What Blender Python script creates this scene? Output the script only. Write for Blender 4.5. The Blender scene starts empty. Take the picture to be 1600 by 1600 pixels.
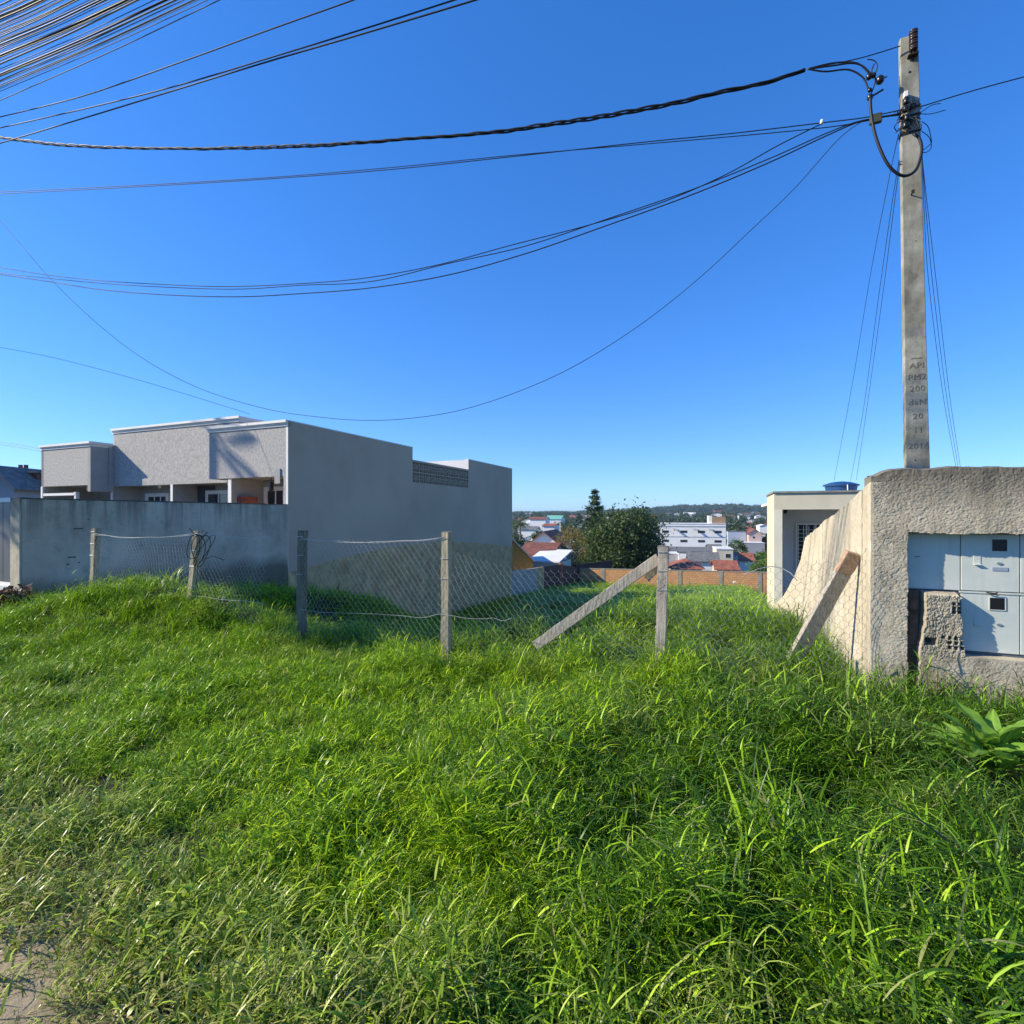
import bpy, bmesh, math, random
import numpy as np
from mathutils import Vector, Matrix
R = math.radians
C = bpy.context.scene.collection
SC = bpy.context.scene
# ---------------------------------------------------------------- camera, sky, sun, exposure
EYE = 1.65
cd = bpy.data.cameras.new('camera'); cam = bpy.data.objects.new('camera', cd); C.objects.link(cam)
cam.location = (0, 0, EYE); cam.rotation_euler = (R(90), 0, 0)
cd.sensor_width = 36; cd.lens = 18.0; cd.shift_y = 0.003; cd.clip_start = 0.05; cd.clip_end = 20000
SC.camera = cam
SUN_EL = 31.0
w = bpy.data.worlds.new('World'); SC.world = w; w.use_nodes = True
nt = w.node_tree; nt.nodes.clear()
out = nt.nodes.new('ShaderNodeOutputWorld'); bg = nt.nodes.new('ShaderNodeBackground')
sky = nt.nodes.new('ShaderNodeTexSky'); sky.sky_type = 'NISHITA'; sky.sun_disc = False
sky.sun_elevation = R(SUN_EL); sky.sun_rotation = R(-91); sky.altitude = 900
sky.air_density = 1.0; sky.dust_density = 0.25; sky.ozone_density = 3.0
hs = nt.nodes.new('ShaderNodeHueSaturation'); hs.inputs['Saturation'].default_value = 1.3; hs.inputs['Value'].default_value = 1.0
# faint low clouds near the horizon
tc = nt.nodes.new('ShaderNodeTexCoord'); mp = nt.nodes.new('ShaderNodeMapping'); mp.inputs['Scale'].default_value = (9, 9, 85)
nz = nt.nodes.new('ShaderNodeTexNoise'); nz.inputs['Scale'].default_value = 1.3; nz.inputs['Detail'].default_value = 6
cr = nt.nodes.new('ShaderNodeValToRGB'); cr.color_ramp.elements[0].position = .52; cr.color_ramp.elements[1].position = .75
sx = nt.nodes.new('ShaderNodeSeparateXYZ'); mr = nt.nodes.new('ShaderNodeValToRGB')
e = mr.color_ramp.elements; e[0].position = 0.0; e[0].color = (1, 1, 1, 1); e[1].position = .06; e[1].color = (0, 0, 0, 1)
mu = nt.nodes.new('ShaderNodeMath'); mu.operation = 'MULTIPLY'
mu2 = nt.nodes.new('ShaderNodeMath'); mu2.operation = 'MULTIPLY'; mu2.inputs[1].default_value = .8
mx = nt.nodes.new('ShaderNodeMix'); mx.data_type = 'RGBA'; mx.inputs[7].default_value = (3.9, 4.3, 4.9, 1)
L = nt.links.new
L(tc.outputs['Generated'], mp.inputs[0]); L(mp.outputs[0], nz.inputs[0]); L(nz.outputs[0], cr.inputs[0])
L(tc.outputs['Generated'], sx.inputs[0]); L(sx.outputs[2], mr.inputs[0])
L(cr.outputs[0], mu.inputs[0]); L(mr.outputs[0], mu.inputs[1]); L(mu.outputs[0], mu2.inputs[0]); L(mu2.outputs[0], mx.inputs[0])
gm = nt.nodes.new('ShaderNodeGamma'); gm.inputs[1].default_value = .72
km = nt.nodes.new('ShaderNodeMix'); km.data_type = 'RGBA'; km.blend_type = 'MULTIPLY'; km.inputs[0].default_value = 1; km.inputs[7].default_value = (.86, 1.27, 2.04, 1)
L(sky.outputs[0], hs.inputs['Color']); L(hs.outputs[0], gm.inputs[0]); L(gm.outputs[0], km.inputs[6]); L(km.outputs[2], mx.inputs[6]); L(mx.outputs[2], bg.inputs[0])
bg.inputs[1].default_value = 0.12
L(bg.outputs[0], out.inputs[0])
sd = bpy.data.lights.new('sun', 'SUN'); so = bpy.data.objects.new('sun', sd); C.objects.link(so)
sd.energy = 4.9; sd.angle = R(0.55); sd.color = (1.0, 0.90, 0.73)
to_sun = Vector((-1.961, -0.0215, 1.195)).normalized()
so.location = (-30, 0, 30); so.rotation_euler = to_sun.to_track_quat('Z', 'Y').to_euler()
SC.view_settings.view_transform = 'Standard'; SC.view_settings.look = 'None'
SC.view_settings.exposure = 0.6; SC.view_settings.gamma = 1.0
SC.cycles.max_bounces = 6; SC.cycles.transparent_max_bounces = 8

# ---------------------------------------------------------------- frames and helpers
CA, SA = math.cos(R(22.8)), math.sin(R(22.8))
RZ = R(-22.8)
rng = np.random.default_rng(7); rnd = random.Random(11)
def AB(a, b, z=0.0): return (a*CA + b*SA, -a*SA + b*CA, z)          # street frame (a along, b across) to world
def toAB(x, y): return (x*CA - y*SA, x*SA + y*CA)
def kx(px):                                                        # a/b slope of the sight line through column px
    r = (px-800)/800.0
    return (r*CA - SA)/(CA + SA*r)
def ray(px, py, d): return Vector(((px-800)/800*d, d, EYE + (805-py)/800*d))
def on_b(px, py, b):
    a = kx(px)*b; X, Y, _ = AB(a, b); return Vector((X, Y, EYE + (805-py)/800*Y))
def hash2(ix, iy, s):
    n = (ix.astype(np.int64)*374761393 + iy.astype(np.int64)*668265263 + s*1442695041) & 0x7fffffff
    n = ((n ^ (n >> 13))*1274126177) & 0x7fffffff
    return ((n ^ (n >> 16)) & 0xffff)/65535.0
def vnoise(x, y, s=0):
    x = np.asarray(x, float); y = np.asarray(y, float)
    ix = np.floor(x); iy = np.floor(y); fx = x-ix; fy = y-iy
    fx = fx*fx*(3-2*fx); fy = fy*fy*(3-2*fy)
    a = hash2(ix, iy, s); b = hash2(ix+1, iy, s); c = hash2(ix, iy+1, s); d = hash2(ix+1, iy+1, s)
    return (a*(1-fx)+b*fx)*(1-fy) + (c*(1-fx)+d*fx)*fy
def fbm(x, y, s=0, o=4):
    t = 0; amp = 1; tot = 0
    for i in range(o):
        t = t + amp*vnoise(np.asarray(x)*2**i+17.3*i, np.asarray(y)*2**i-9.1*i, s+i); tot += amp; amp *= .5
    return t/tot
def link(o, parent=None):
    C.objects.link(o)
    if parent is not None: o.parent = parent
    return o
def tag(o, label=None, cat=None, group=None, kind=None):
    if label: o['label'] = label
    if cat: o['category'] = cat
    if group: o['group'] = group
    if kind: o['kind'] = kind
    return o
def thing(name, label, cat, loc=(0, 0, 0), rz=0.0, group=None):
    o = bpy.data.objects.new(name, None); C.objects.link(o); o.empty_display_size = .2
    o.location = loc; o.rotation_euler = (0, 0, rz)
    return tag(o, label, cat, group)
def lot(name, label, cat, a=0, b=0, z=0, group=None): return thing(name, label, cat, AB(a, b, z), RZ, group)

class MB:
    def __init__(s): s.v = []; s.f = []; s.m = []; s.mi = 0
    def add(s, vs, fs):
        n = len(s.v); s.v.extend([tuple(p) for p in vs]); s.f.extend([tuple(i+n for i in f) for f in fs]); s.m.extend([s.mi]*len(fs)); return s
    def box(s, x0, x1, y0, y1, z0, z1):
        x0, x1 = min(x0, x1), max(x0, x1); y0, y1 = min(y0, y1), max(y0, y1); z0, z1 = min(z0, z1), max(z0, z1)
        return s.add([(x0,y0,z0),(x1,y0,z0),(x1,y1,z0),(x0,y1,z0),(x0,y0,z1),(x1,y0,z1),(x1,y1,z1),(x0,y1,z1)],
                     [(0,3,2,1),(4,5,6,7),(0,1,5,4),(1,2,6,5),(2,3,7,6),(3,0,4,7)])
    def prism(s, poly, d0, d1, axis='x'):                            # poly of (p,q) swept from d0 to d1
        n = len(poly)
        def pt(p, q, d): return (d, p, q) if axis == 'x' else ((p, d, q) if axis == 'y' else (p, q, d))
        vs = [pt(p, q, d0) for p, q in poly] + [pt(p, q, d1) for p, q in poly]
        return s.add(vs, [tuple(range(n))[::-1], tuple(range(n, 2*n))] + [(i, (i+1) % n, n+(i+1) % n, n+i) for i in range(n)])
    def tube(s, pts, r, n=6, cap=True):
        pts = [Vector(p) for p in pts]; rs = r if hasattr(r, '__len__') else [r]*len(pts)
        rings = []; up = Vector((0, 0, 1))
        for i, p in enumerate(pts):
            t = (pts[min(i+1, len(pts)-1)] - pts[max(i-1, 0)]).normalized()
            if i == 0:
                a = t.cross(up)
                if a.length < .1: a = t.cross(Vector((1, 0, 0)))
                a.normalize()
            else: a = (a - t*a.dot(t)).normalized()
            b = t.cross(a)
            rings.append([p + (a*math.cos(2*math.pi*k/n) + b*math.sin(2*math.pi*k/n))*rs[i] for k in range(n)])
        vs = [q for g in rings for q in g]; fs = []
        for i in range(len(pts)-1):
            for k in range(n): fs.append((i*n+k, i*n+(k+1) % n, (i+1)*n+(k+1) % n, (i+1)*n+k))
        if cap: fs += [tuple(range(n))[::-1], tuple(range((len(pts)-1)*n, len(pts)*n))]
        return s.add(vs, fs)
    def lathe(s, prof, c=(0, 0, 0), n=16):
        vs = []; fs = []
        for r_, z in prof:
            for k in range(n): vs.append((c[0]+r_*math.cos(2*math.pi*k/n), c[1]+r_*math.sin(2*math.pi*k/n), c[2]+z))
        for i in range(len(prof)-1):
            for k in range(n): fs.append((i*n+k, i*n+(k+1) % n, (i+1)*n+(k+1) % n, (i+1)*n+k))
        fs += [tuple(range(n))[::-1], tuple(range((len(prof)-1)*n, len(prof)*n))]
        return s.add(vs, fs)
    def mesh(s, name, mats, smooth=False, bevel=0):
        me = bpy.data.meshes.new(name); me.from_pydata([tuple(p) for p in s.v], [], s.f); 
        if bevel:
            bm = bmesh.new(); bm.from_mesh(me)
            bmesh.ops.bevel(bm, geom=bm.edges[:], offset=bevel, segments=1, affect='EDGES'); bm.to_mesh(me); bm.free()
        for m in (mats if isinstance(mats, (list, tuple)) else [mats]): me.materials.append(m)
        if len(me.polygons) == len(s.m) and any(s.m): me.polygons.foreach_set('material_index', s.m)
        if smooth: me.polygons.foreach_set('use_smooth', [True]*len(me.polygons))
        me.update(); return me
    def build(s, name, mats, parent=None, smooth=False, bevel=0, label=None):
        o = bpy.data.objects.new(name, s.mesh(name, mats, smooth, bevel)); link(o, parent)
        if label: o['label'] = label
        return o
def grid_obj(name, X, Y, Z, mat, parent=None, smooth=True, keep=None):
    n, m = X.shape
    v = np.stack([X, Y, Z], -1).reshape(-1, 3)
    idx = np.arange(n*m).reshape(n, m)
    f = np.stack([idx[:-1, :-1], idx[1:, :-1], idx[1:, 1:], idx[:-1, 1:]], -1).reshape(-1, 4)
    if keep is not None: f = f[keep.reshape(-1)]
    return np_obj(name, v, f, mat, parent, smooth)
def np_mesh(name, v, f, mats, smooth=False, attrs=None):
    me = bpy.data.meshes.new(name); k = f.shape[1]
    me.vertices.add(len(v)); me.vertices.foreach_set('co', np.ascontiguousarray(v, dtype=np.float32).ravel())
    me.loops.add(f.size); me.loops.foreach_set('vertex_index', np.ascontiguousarray(f, dtype=np.int32).ravel())
    me.polygons.add(len(f)); me.polygons.foreach_set('loop_start', np.arange(0, f.size, k, dtype=np.int32))
    me.polygons.foreach_set('loop_total', np.full(len(f), k, dtype=np.int32))
    if smooth: me.polygons.foreach_set('use_smooth', np.ones(len(f), dtype=bool))
    for n_, a in (attrs or {}).items():
        at = me.attributes.new(n_, 'FLOAT', 'POINT'); at.data.foreach_set('value', np.ascontiguousarray(a, dtype=np.float32))
    for m in (mats if isinstance(mats, (list, tuple)) else [mats]): me.materials.append(m)
    me.update(calc_edges=True); return me
def np_obj(name, v, f, mat, parent=None, smooth=False, attrs=None):
    return link(bpy.data.objects.new(name, np_mesh(name, v, f, mat, smooth, attrs)), parent)

# ---------------------------------------------------------------- materials
class NT:
    def __init__(s, name):
        s.m = bpy.data.materials.new(name); s.m.use_nodes = True; s.t = s.m.node_tree; s.p = s.t.nodes['Principled BSDF']
        s.out = s.t.nodes['Material Output']
        s.co = s.n('ShaderNodeTexCoord').outputs['Object']
    def n(s, k, **kw):
        x = s.t.nodes.new(k)
        for a, b in kw.items(): setattr(x, a, b)
        return x
    def l(s, a, b): s.t.links.new(a, b)
    def noise(s, scale, detail=5, rough=.55, stretch=(1, 1, 1), dist=0):
        mp = s.n('ShaderNodeMapping'); mp.inputs['Scale'].default_value = stretch; s.l(s.co, mp.inputs[0])
        x = s.n('ShaderNodeTexNoise'); x.inputs['Scale'].default_value = scale; x.inputs['Detail'].default_value = detail
        x.inputs['Roughness'].default_value = rough; x.inputs['Distortion'].default_value = dist; s.l(mp.outputs[0], x.inputs[0]); return x.outputs[0]
    def ramp(s, fac, stops):
        x = s.n('ShaderNodeValToRGB'); el = x.color_ramp.elements
        while len(el) < len(stops): el.new(.5)
        for e_, (p, c) in zip(el, stops):
            e_.position = p; e_.color = (c, c, c, 1) if not hasattr(c, '__len__') else (*c, 1)
        s.l(fac, x.inputs[0]); return x.outputs[0]
    def mix(s, fac, a, b, mode='MIX'):
        x = s.n('ShaderNodeMix', data_type='RGBA', blend_type=mode)
        for sock, val in ((x.inputs[0], fac), (x.inputs[6], a), (x.inputs[7], b)):
            if isinstance(val, (int, float)): sock.default_value = val
            elif isinstance(val, tuple): sock.default_value = (*val, 1)
            else: s.l(val, sock)
        return x.outputs[2]
    def math(s, op, a, b=0.0):
        x = s.n('ShaderNodeMath', operation=op)
        for sock, val in ((x.inputs[0], a), (x.inputs[1], b)):
            if isinstance(val, (int, float)): sock.default_value = val
            else: s.l(val, sock)
        return x.outputs[0]
    def axis(s, i):
        x = s.n('ShaderNodeSeparateXYZ'); s.l(s.co, x.inputs[0]); return x.outputs[i]
    def bump(s, h, strength=.4, dist=.01):
        b = s.n('ShaderNodeBump'); b.inputs['Strength'].default_value = strength; b.inputs['Distance'].default_value = dist
        s.l(h, b.inputs['Height']); s.l(b.outputs[0], s.p.inputs['Normal']); return s
    def fin(s, col, rough=.85, metal=0.0, spec=.3):
        if isinstance(col, tuple): s.p.inputs['Base Color'].default_value = (*col, 1)
        else: s.l(col, s.p.inputs['Base Color'])
        if isinstance(rough, (int, float)): s.p.inputs['Roughness'].default_value = rough
        else: s.l(rough, s.p.inputs['Roughness'])
        s.p.inputs['Metallic'].default_value = metal; s.p.inputs['Specular IOR Level'].default_value = spec
        return s.m
def simple(name, c, var=.15, scale=3, rough=.8, metal=0, bump=0, bscale=40, spec=.3):
    t = NT(name); lo = tuple(x*(1-var) for x in c); hi = tuple(min(1, x*(1+var)) for x in c)
    col = t.mix(t.ramp(t.noise(scale), [(.3, 0.), (.7, 1.)]), lo, hi)
    if bump: t.bump(t.noise(bscale, 4), bump, .01)
    return t.fin(col, rough, metal, spec)
MT = {}
def paint(name, c, **k):
    if name not in MT: MT[name] = simple(name, c, **k)
    return MT[name]

def m_side_paint():
    t = NT('blue grey wall paint')
    base = t.mix(t.ramp(t.noise(.35, 6, .6), [(.35, 0.), (.65, 1.)]), (.48, .345, .24), (.57, .415, .295))
    st = t.ramp(t.noise(1.0, 6, .6, (.8, .8, .12)), [(.5, 0.), (.72, 1.)])
    base = t.mix(t.math('MULTIPLY', st, .35), base, (.57, .43, .32))
    sp = t.ramp(t.noise(5, 5, .7), [(.60, 0.), (.75, 1.)])
    base = t.mix(t.math('MULTIPLY', sp, .25), base, (.33, .27, .22))
    t.bump(t.noise(25, 6, .7), .25, .006); return t.fin(base, .8)
def m_facade():
    t = NT('grey textured facade plaster')
    n1 = t.noise(16, 6, .75, (1, 1, .8))
    col = t.mix(t.ramp(n1, [(.38, 0.), (.62, 1.)]), (.34, .32, .29), (.54, .52, .48))
    t.bump(t.noise(18, 6, .8), .7, .02); return t.fin(col, .85)
def m_rawwall():
    t = NT('raw render brown grey')
    base = t.mix(t.ramp(t.noise(2.2, 8, .72), [(.36, 0.), (.64, 1.)]), (.40, .235, .105), (.74, .49, .24))
    st = t.ramp(t.noise(2.2, 6, .6, (1, 1, .18)), [(.45, 0.), (.7, 1.)])
    base = t.mix(t.math('MULTIPLY', st, .5), base, (.30, .21, .13))
    t.bump(t.noise(30, 6, .7), .5, .01); return t.fin(base, .9)
def m_lowwall():
    t = NT('weathered concrete wall')
    base = t.mix(t.ramp(t.noise(.9, 8, .65), [(.32, 0.), (.68, 1.)]), (.40, .31, .225), (.66, .53, .395))
    # dark rain streaks running down from the coping
    z = t.axis(2)
    strk = t.ramp(t.noise(2.6, 5, .65, (2.2, 2.2, .12)), [(.45, 0.), (.62, 1.)])
    top = t.ramp(t.math('SUBTRACT', z, .95), [(0.15, 0.), (.98, 1.)])
    base = t.mix(t.math('MULTIPLY', t.math('MULTIPLY', strk, top), .6), base, (.075, .068, .055))
    edge = t.ramp(t.math('ADD', z, t.math('MULTIPLY', t.noise(6, 4), .16)), [(0.97, 0.), (.995, 1.)])
    mn = t.ramp(t.noise(3.0, 6, .7), [(.55, 0.), (.7, 1.)])
    base = t.mix(t.math('MULTIPLY', mn, .45), base, (.20, .18, .13))
    low = t.ramp(t.math('ADD', z, t.math('MULTIPLY', t.noise(1.5, 4), .5)), [(.38, 1.), (.75, 0.)])
    base = t.mix(t.math('MULTIPLY', low, .75), base, (.08, .08, .045))
    sp = t.ramp(t.noise(14, 2, .5), [(.74, 0.), (.78, 1.)])
    base = t.mix(sp, base, (.04, .04, .04))
    t.bump(t.noise(22, 7, .7), .6, .012); return t.fin(base, .9)
def m_stucco(name, a, b, dirt, amt=.5):
    t = NT(name)
    base = t.mix(t.ramp(t.noise(5, 8, .7), [(.3, 0.), (.7, 1.)]), a, b)
    st = t.ramp(t.noise(2.6, 6, .65, (1.6, 1.6, .35)), [(.48, 0.), (.7, 1.)])
    base = t.mix(t.math('MULTIPLY', st, amt), base, dirt)
    top = t.ramp(t.math('ADD', t.math('SUBTRACT', t.axis(2), 1.25), t.math('MULTIPLY', t.noise(5, 5), .45)), [(.62, 0.), (.98, 1.)])
    base = t.mix(t.math('MULTIPLY', top, .75), base, (.075, .07, .055))
    cr_ = t.ramp(t.noise(7, 8, .8, (1, 1, .5), .8), [(.485, 0.), (.50, 1.), (.515, 0.)]); base = t.mix(t.math('MULTIPLY', cr_, .35), base, (.12, .10, .075)); t.bump(t.noise(170, 6, .8), .9, .004); return t.fin(base, .95)
def m_sidewall():
    t = NT('cream render on side wall')
    base = t.mix(t.ramp(t.noise(2.5, 8, .7), [(.3, 0.), (.7, 1.)]), (.46, .395, .275), (.66, .58, .43))
    st = t.ramp(t.noise(2.4, 6, .6, (2.4, 2.4, .14)), [(.5, 0.), (.68, 1.)])
    base = t.mix(t.math('MULTIPLY', st, .42), base, (.36, .29, .19))
    t.bump(t.noise(60, 6, .8), .8, .01); return t.fin(base, .95)
def m_pole():
    t = NT('pole concrete')
    base = t.mix(t.ramp(t.noise(7, 8, .7), [(.3, 0.), (.7, 1.)]), (.24, .23, .17), (.44, .42, .34))
    st = t.ramp(t.noise(2.0, 6, .65, (1, 1, .5)), [(.48, 0.), (.66, 1.)])
    base = t.mix(t.math('MULTIPLY', st, .9), base, (.085, .08, .06))
    li = t.ramp(t.noise(9, 5, .7, (1, 1, .35)), [(.62, 0.), (.75, 1.)])
    base = t.mix(t.math('MULTIPLY', li, .6), base, (.33, .33, .22))
    t.bump(t.noise(60, 6, .75), .6, .005); return t.fin(base, .9)
def m_wood(name, a, b, s=1.0):
    t = NT(name)
    g = t.noise(9*s, 8, .7, (6, 6, .35), .4)
    col = t.mix(t.ramp(g, [(.33, 0.), (.64, 1.)]), a, b)
    cr = t.ramp(t.noise(14*s, 5, .6, (5, 5, .3)), [(.60, 0.), (.68, 1.)])
    col = t.mix(t.math('MULTIPLY', cr, .7), col, tuple(x*.25 for x in a))
    t.bump(g, .8, .01); return t.fin(col, .9)
def m_brick(name, scale=1.0, c1=(.66, .25, .07), c2=(.78, .36, .12), mortar=(.40, .28, .18)):
    t = NT(name)
    br = t.n('ShaderNodeTexBrick'); br.inputs['Scale'].default_value = scale; br.inputs['Color1'].default_value = (*c1, 1); br.inputs['Color2'].default_value = (*c2, 1)
    br.inputs['Mortar'].default_value = (*mortar, 1); br.inputs['Mortar Size'].default_value = .03; br.inputs['Brick Width'].default_value = .30; br.inputs['Row Height'].default_value = .16
    cb = t.n('ShaderNodeCombineXYZ'); sp = t.n('ShaderNodeSeparateXYZ'); t.l(t.co, sp.inputs[0])
    ad = t.math('ADD', sp.outputs[0], sp.outputs[1]); t.l(ad, cb.inputs[0]); t.l(sp.outputs[2], cb.inputs[1]); t.l(cb.outputs[0], br.inputs[0])
    col = t.mix(t.ramp(t.noise(.9, 6, .65), [(.45, 0.), (.75, .45)]), br.outputs[0], tuple(x*.5 for x in c1), 'MIX')
    t.bump(br.outputs['Fac'], .6, -.01); return t.fin(col, .9)
def m_rooftile(name, c):
    t = NT(name); wv = t.n('ShaderNodeTexWave'); wv.inputs['Scale'].default_value = 3.2; t.l(t.co, wv.inputs[0])
    col = t.mix(t.ramp(t.noise(2, 7, .7), [(.35, 0.), (.65, 1.)]), tuple(x*.55 for x in c), tuple(min(1, x*1.25) for x in c))
    t.bump(wv.outputs['Color'], .5, .04); return t.fin(col, .85)
def m_foliage(name, c1, c2, trans=.35, attr='rnd'):
    t = NT(name)
    at = t.n('ShaderNodeAttribute', attribute_name=attr)
    col = t.mix(at.outputs['Fac'], c1, c2)
    t.l(col, t.p.inputs['Base Color']); t.p.inputs['Roughness'].default_value = .55; t.p.inputs['Specular IOR Level'].default_value = .35
    tr = t.n('ShaderNodeBsdfTranslucent'); tc_ = t.mix(.5, col, tuple(min(1, 1.6*x) for x in c2)); t.l(tc_, tr.inputs[0])
    ms = t.n('ShaderNodeMixShader'); ms.inputs[0].default_value = trans
    t.l(t.p.outputs[0], ms.inputs[1]); t.l(tr.outputs[0], ms.inputs[2]); t.l(ms.outputs[0], t.out.inputs[0]); return t.m
def m_grass():
    t = NT('grass blades')
    at = t.n('ShaderNodeAttribute', attribute_name='rnd')
    ti = t.n('ShaderNodeAttribute', attribute_name='tint', attribute_type='INSTANCER')
    dr = t.n('ShaderNodeAttribute', attribute_name='dry', attribute_type='INSTANCER')
    f = at.outputs['Fac']
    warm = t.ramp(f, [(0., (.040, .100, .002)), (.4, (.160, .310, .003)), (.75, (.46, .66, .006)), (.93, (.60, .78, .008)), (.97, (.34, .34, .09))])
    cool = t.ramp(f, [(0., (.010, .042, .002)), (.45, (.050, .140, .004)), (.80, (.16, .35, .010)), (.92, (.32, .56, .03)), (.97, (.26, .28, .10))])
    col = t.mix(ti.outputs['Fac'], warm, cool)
    dry = t.ramp(f, [(0., (.16, .17, .03)), (.5, (.36, .32, .11)), (1., (.56, .47, .22))])
    fd = t.math('MULTIPLY', dr.outputs['Fac'], t.ramp(t.math('FRACT', t.math('MULTIPLY', f, 7.31)), [(.35, .35), (.6, 1.)]))
    col = t.mix(fd, col, dry)
    t.l(col, t.p.inputs['Base Color']); t.p.inputs['Roughness'].default_value = .36; t.p.inputs['Specular IOR Level'].default_value = .24
    tr = t.n('ShaderNodeBsdfTranslucent'); t.l(t.mix(.6, col, t.mix(ti.outputs['Fac'], (.24, .44, .005), (.08, .26, .006))), tr.inputs[0])
    ms = t.n('ShaderNodeMixShader'); ms.inputs[0].default_value = .24
    t.l(t.p.outputs[0], ms.inputs[1]); t.l(tr.outputs[0], ms.inputs[2]); t.l(ms.outputs[0], t.out.inputs[0]); return t.m
def m_ground():
    t = NT('earth and thatch'); 
    base = t.mix(t.ramp(t.noise(2.2, 8, .7), [(.3, 0.), (.7, 1.)]), (.010, .009, .005), (.040, .033, .019))
    g = t.ramp(t.noise(.35, 6, .6), [(.4, 0.), (.65, 1.)])
    base = t.mix(t.math('MULTIPLY', g, .5), base, (.035, .06, .015))
    vm = t.n('ShaderNodeVectorMath', operation='DISTANCE'); t.l(t.co, vm.inputs[0]); vm.inputs[1].default_value = (-2.35, 1.45, 0)
    pf = t.ramp(t.math('MULTIPLY', t.math('ADD', vm.outputs['Value'], t.math('MULTIPLY', t.noise(3, 5), .9)), .5), [(.70, 1.), (.86, 0.)])
    t.t.nodes[pf.node.name].color_ramp.elements[0].position = .62
    base = t.mix(t.math('MULTIPLY', pf, .9), base, (.36, .29, .19))
    t.bump(t.noise(30, 6, .7), .6, .02); return t.fin(base, .95)
def m_enamel():
    t = NT('pale grey enamelled steel')
    base = t.mix(t.ramp(t.noise(2.5, 7, .65), [(.3, 0.), (.7, 1.)]), (.50, .535, .475), (.60, .625, .55))
    st = t.ramp(t.noise(5, 6, .6, (4, 4, .4)), [(.55, 0.), (.75, 1.)]); base = t.mix(t.math('MULTIPLY', st, .35), base, (.36, .35, .29))
    sp = t.ramp(t.noise(60, 3, .6), [(.70, 0.), (.74, 1.)]); base = t.mix(t.math('MULTIPLY', sp, .5), base, (.25, .18, .11))
    t.bump(t.noise(14, 3, .5), .12, .01); return t.fin(base, .45, 0, .4)
M = dict(side=m_side_paint(), facade=m_facade(), raw=m_rawwall(), low=m_lowwall(), pole=m_pole(), sidewall=m_sidewall(),
    stucco=m_stucco('coarse spatter stucco', (.38, .33, .235), (.60, .53, .39), (.17, .145, .10), .75),
    wood=m_wood('weathered post wood', (.20, .165, .11), (.46, .40, .28)), wood_dark=m_wood('dark grey wood', (.10, .09, .065), (.24, .215, .16)),
    plank=m_wood('sawn plank wood', (.24, .20, .155), (.50, .45, .37)), plank_red=m_wood('reddish plank wood', (.30, .17, .10), (.50, .36, .24)),
    white=simple('white trim paint', (.82, .79, .72), .05, 4, .6), wall_in=simple('porch grey paint', (.36, .35, .33), .08, 2, .8),
    dark=simple('charcoal paint and shade', (.07, .07, .075), .1, 2, .7), glass=None, brick=m_brick('orange hollow brick'),
    red_brick=m_brick('dark red brick', 1.0, (.16, .05, .028), (.22, .08, .05), (.10, .08, .07)),
    tile=m_rooftile('red roof tiles', (.34, .11, .065)), tile_brown=m_rooftile('brown roof tiles', (.22, .085, .06)), tile_grey=m_rooftile('grey fibre roof', (.17, .17, .165)),
    wire=simple('galvanised wire', (.55, .56, .56), .1, 8, .35, .6), wire_pale=simple('pale plastic coated wire', (.46, .46, .44), .1, 8, .5),
    cable=simple('black cable sheath', (.012, .012, .014), .1, 8, .55, 0, spec=.35), cable_grey_lit=simple('sunlit grey cable sheath', (.24, .23, .21), .5, 2.5, .65, .0, spec=.3),  # sunlight on the grey cables is put into their paler colour
    metal=m_enamel(), black=simple('black plastic', (.012, .012, .012), .1, 8, .3, spec=.5),
    iron=simple('dark rusty iron', (.035, .028, .022), .3, 20, .7), ocher=simple('ocher boards', (.36, .24, .07), .15, 5, .85),
    cream=simple('cream paint', (.62, .56, .41), .08, 1.5, .85), cream_pale=simple('pale cream paint', (.72, .67, .52), .08, 1.5, .85),
    blue=simple('blue plastic tank', (.018, .065, .17), .12, 3, .4), white_old=simple('off white render', (.66, .65, .62), .1, 1.2, .85),
    grass=m_grass(), ground=m_ground(), porcelain=simple('brown porcelain', (.05, .03, .025), .2, 6, .2, spec=.6))
def m_glass():
    t = NT('dark window glass'); return t.fin((.03, .035, .04), .06, 0, .8)
M['glass'] = m_glass()

# ---------------------------------------------------------------- terrain
MBD = [(-60, .0), (5.5, .0), (6.2, -.20), (7.2, -.85), (8.5, -1.45), (11, -2.1), (17, -2.85), (20, -3.1), (30, -3.55), (38, -4.2), (45, -4.65)]
LB = [(-60, .0), (5, .0), (8, -.15), (10.5, -.45), (12, -.75), (13.5, -1.1), (15, -1.9), (17, -2.75), (20, -3.05), (30, -3.55), (38, -4.2), (45, -4.7)]
RB = [(-60, .0), (5, .0), (8, -.22), (10, -.42), (15.7, -1.3), (44, -4.5), (45, -4.6)]
NL = [(-60, .0), (12, .0), (29, -.6), (32, -3.3), (45, -4.9)]
FAR = [(45, -4.7), (48, -6.5), (60, -8), (90, -9.8), (140, -10.6), (250, -10.6), (400, -8.2), (650, -3.2), (1000, .2), (1500, 2.2), (3000, 6), (9000, 8)]
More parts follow.
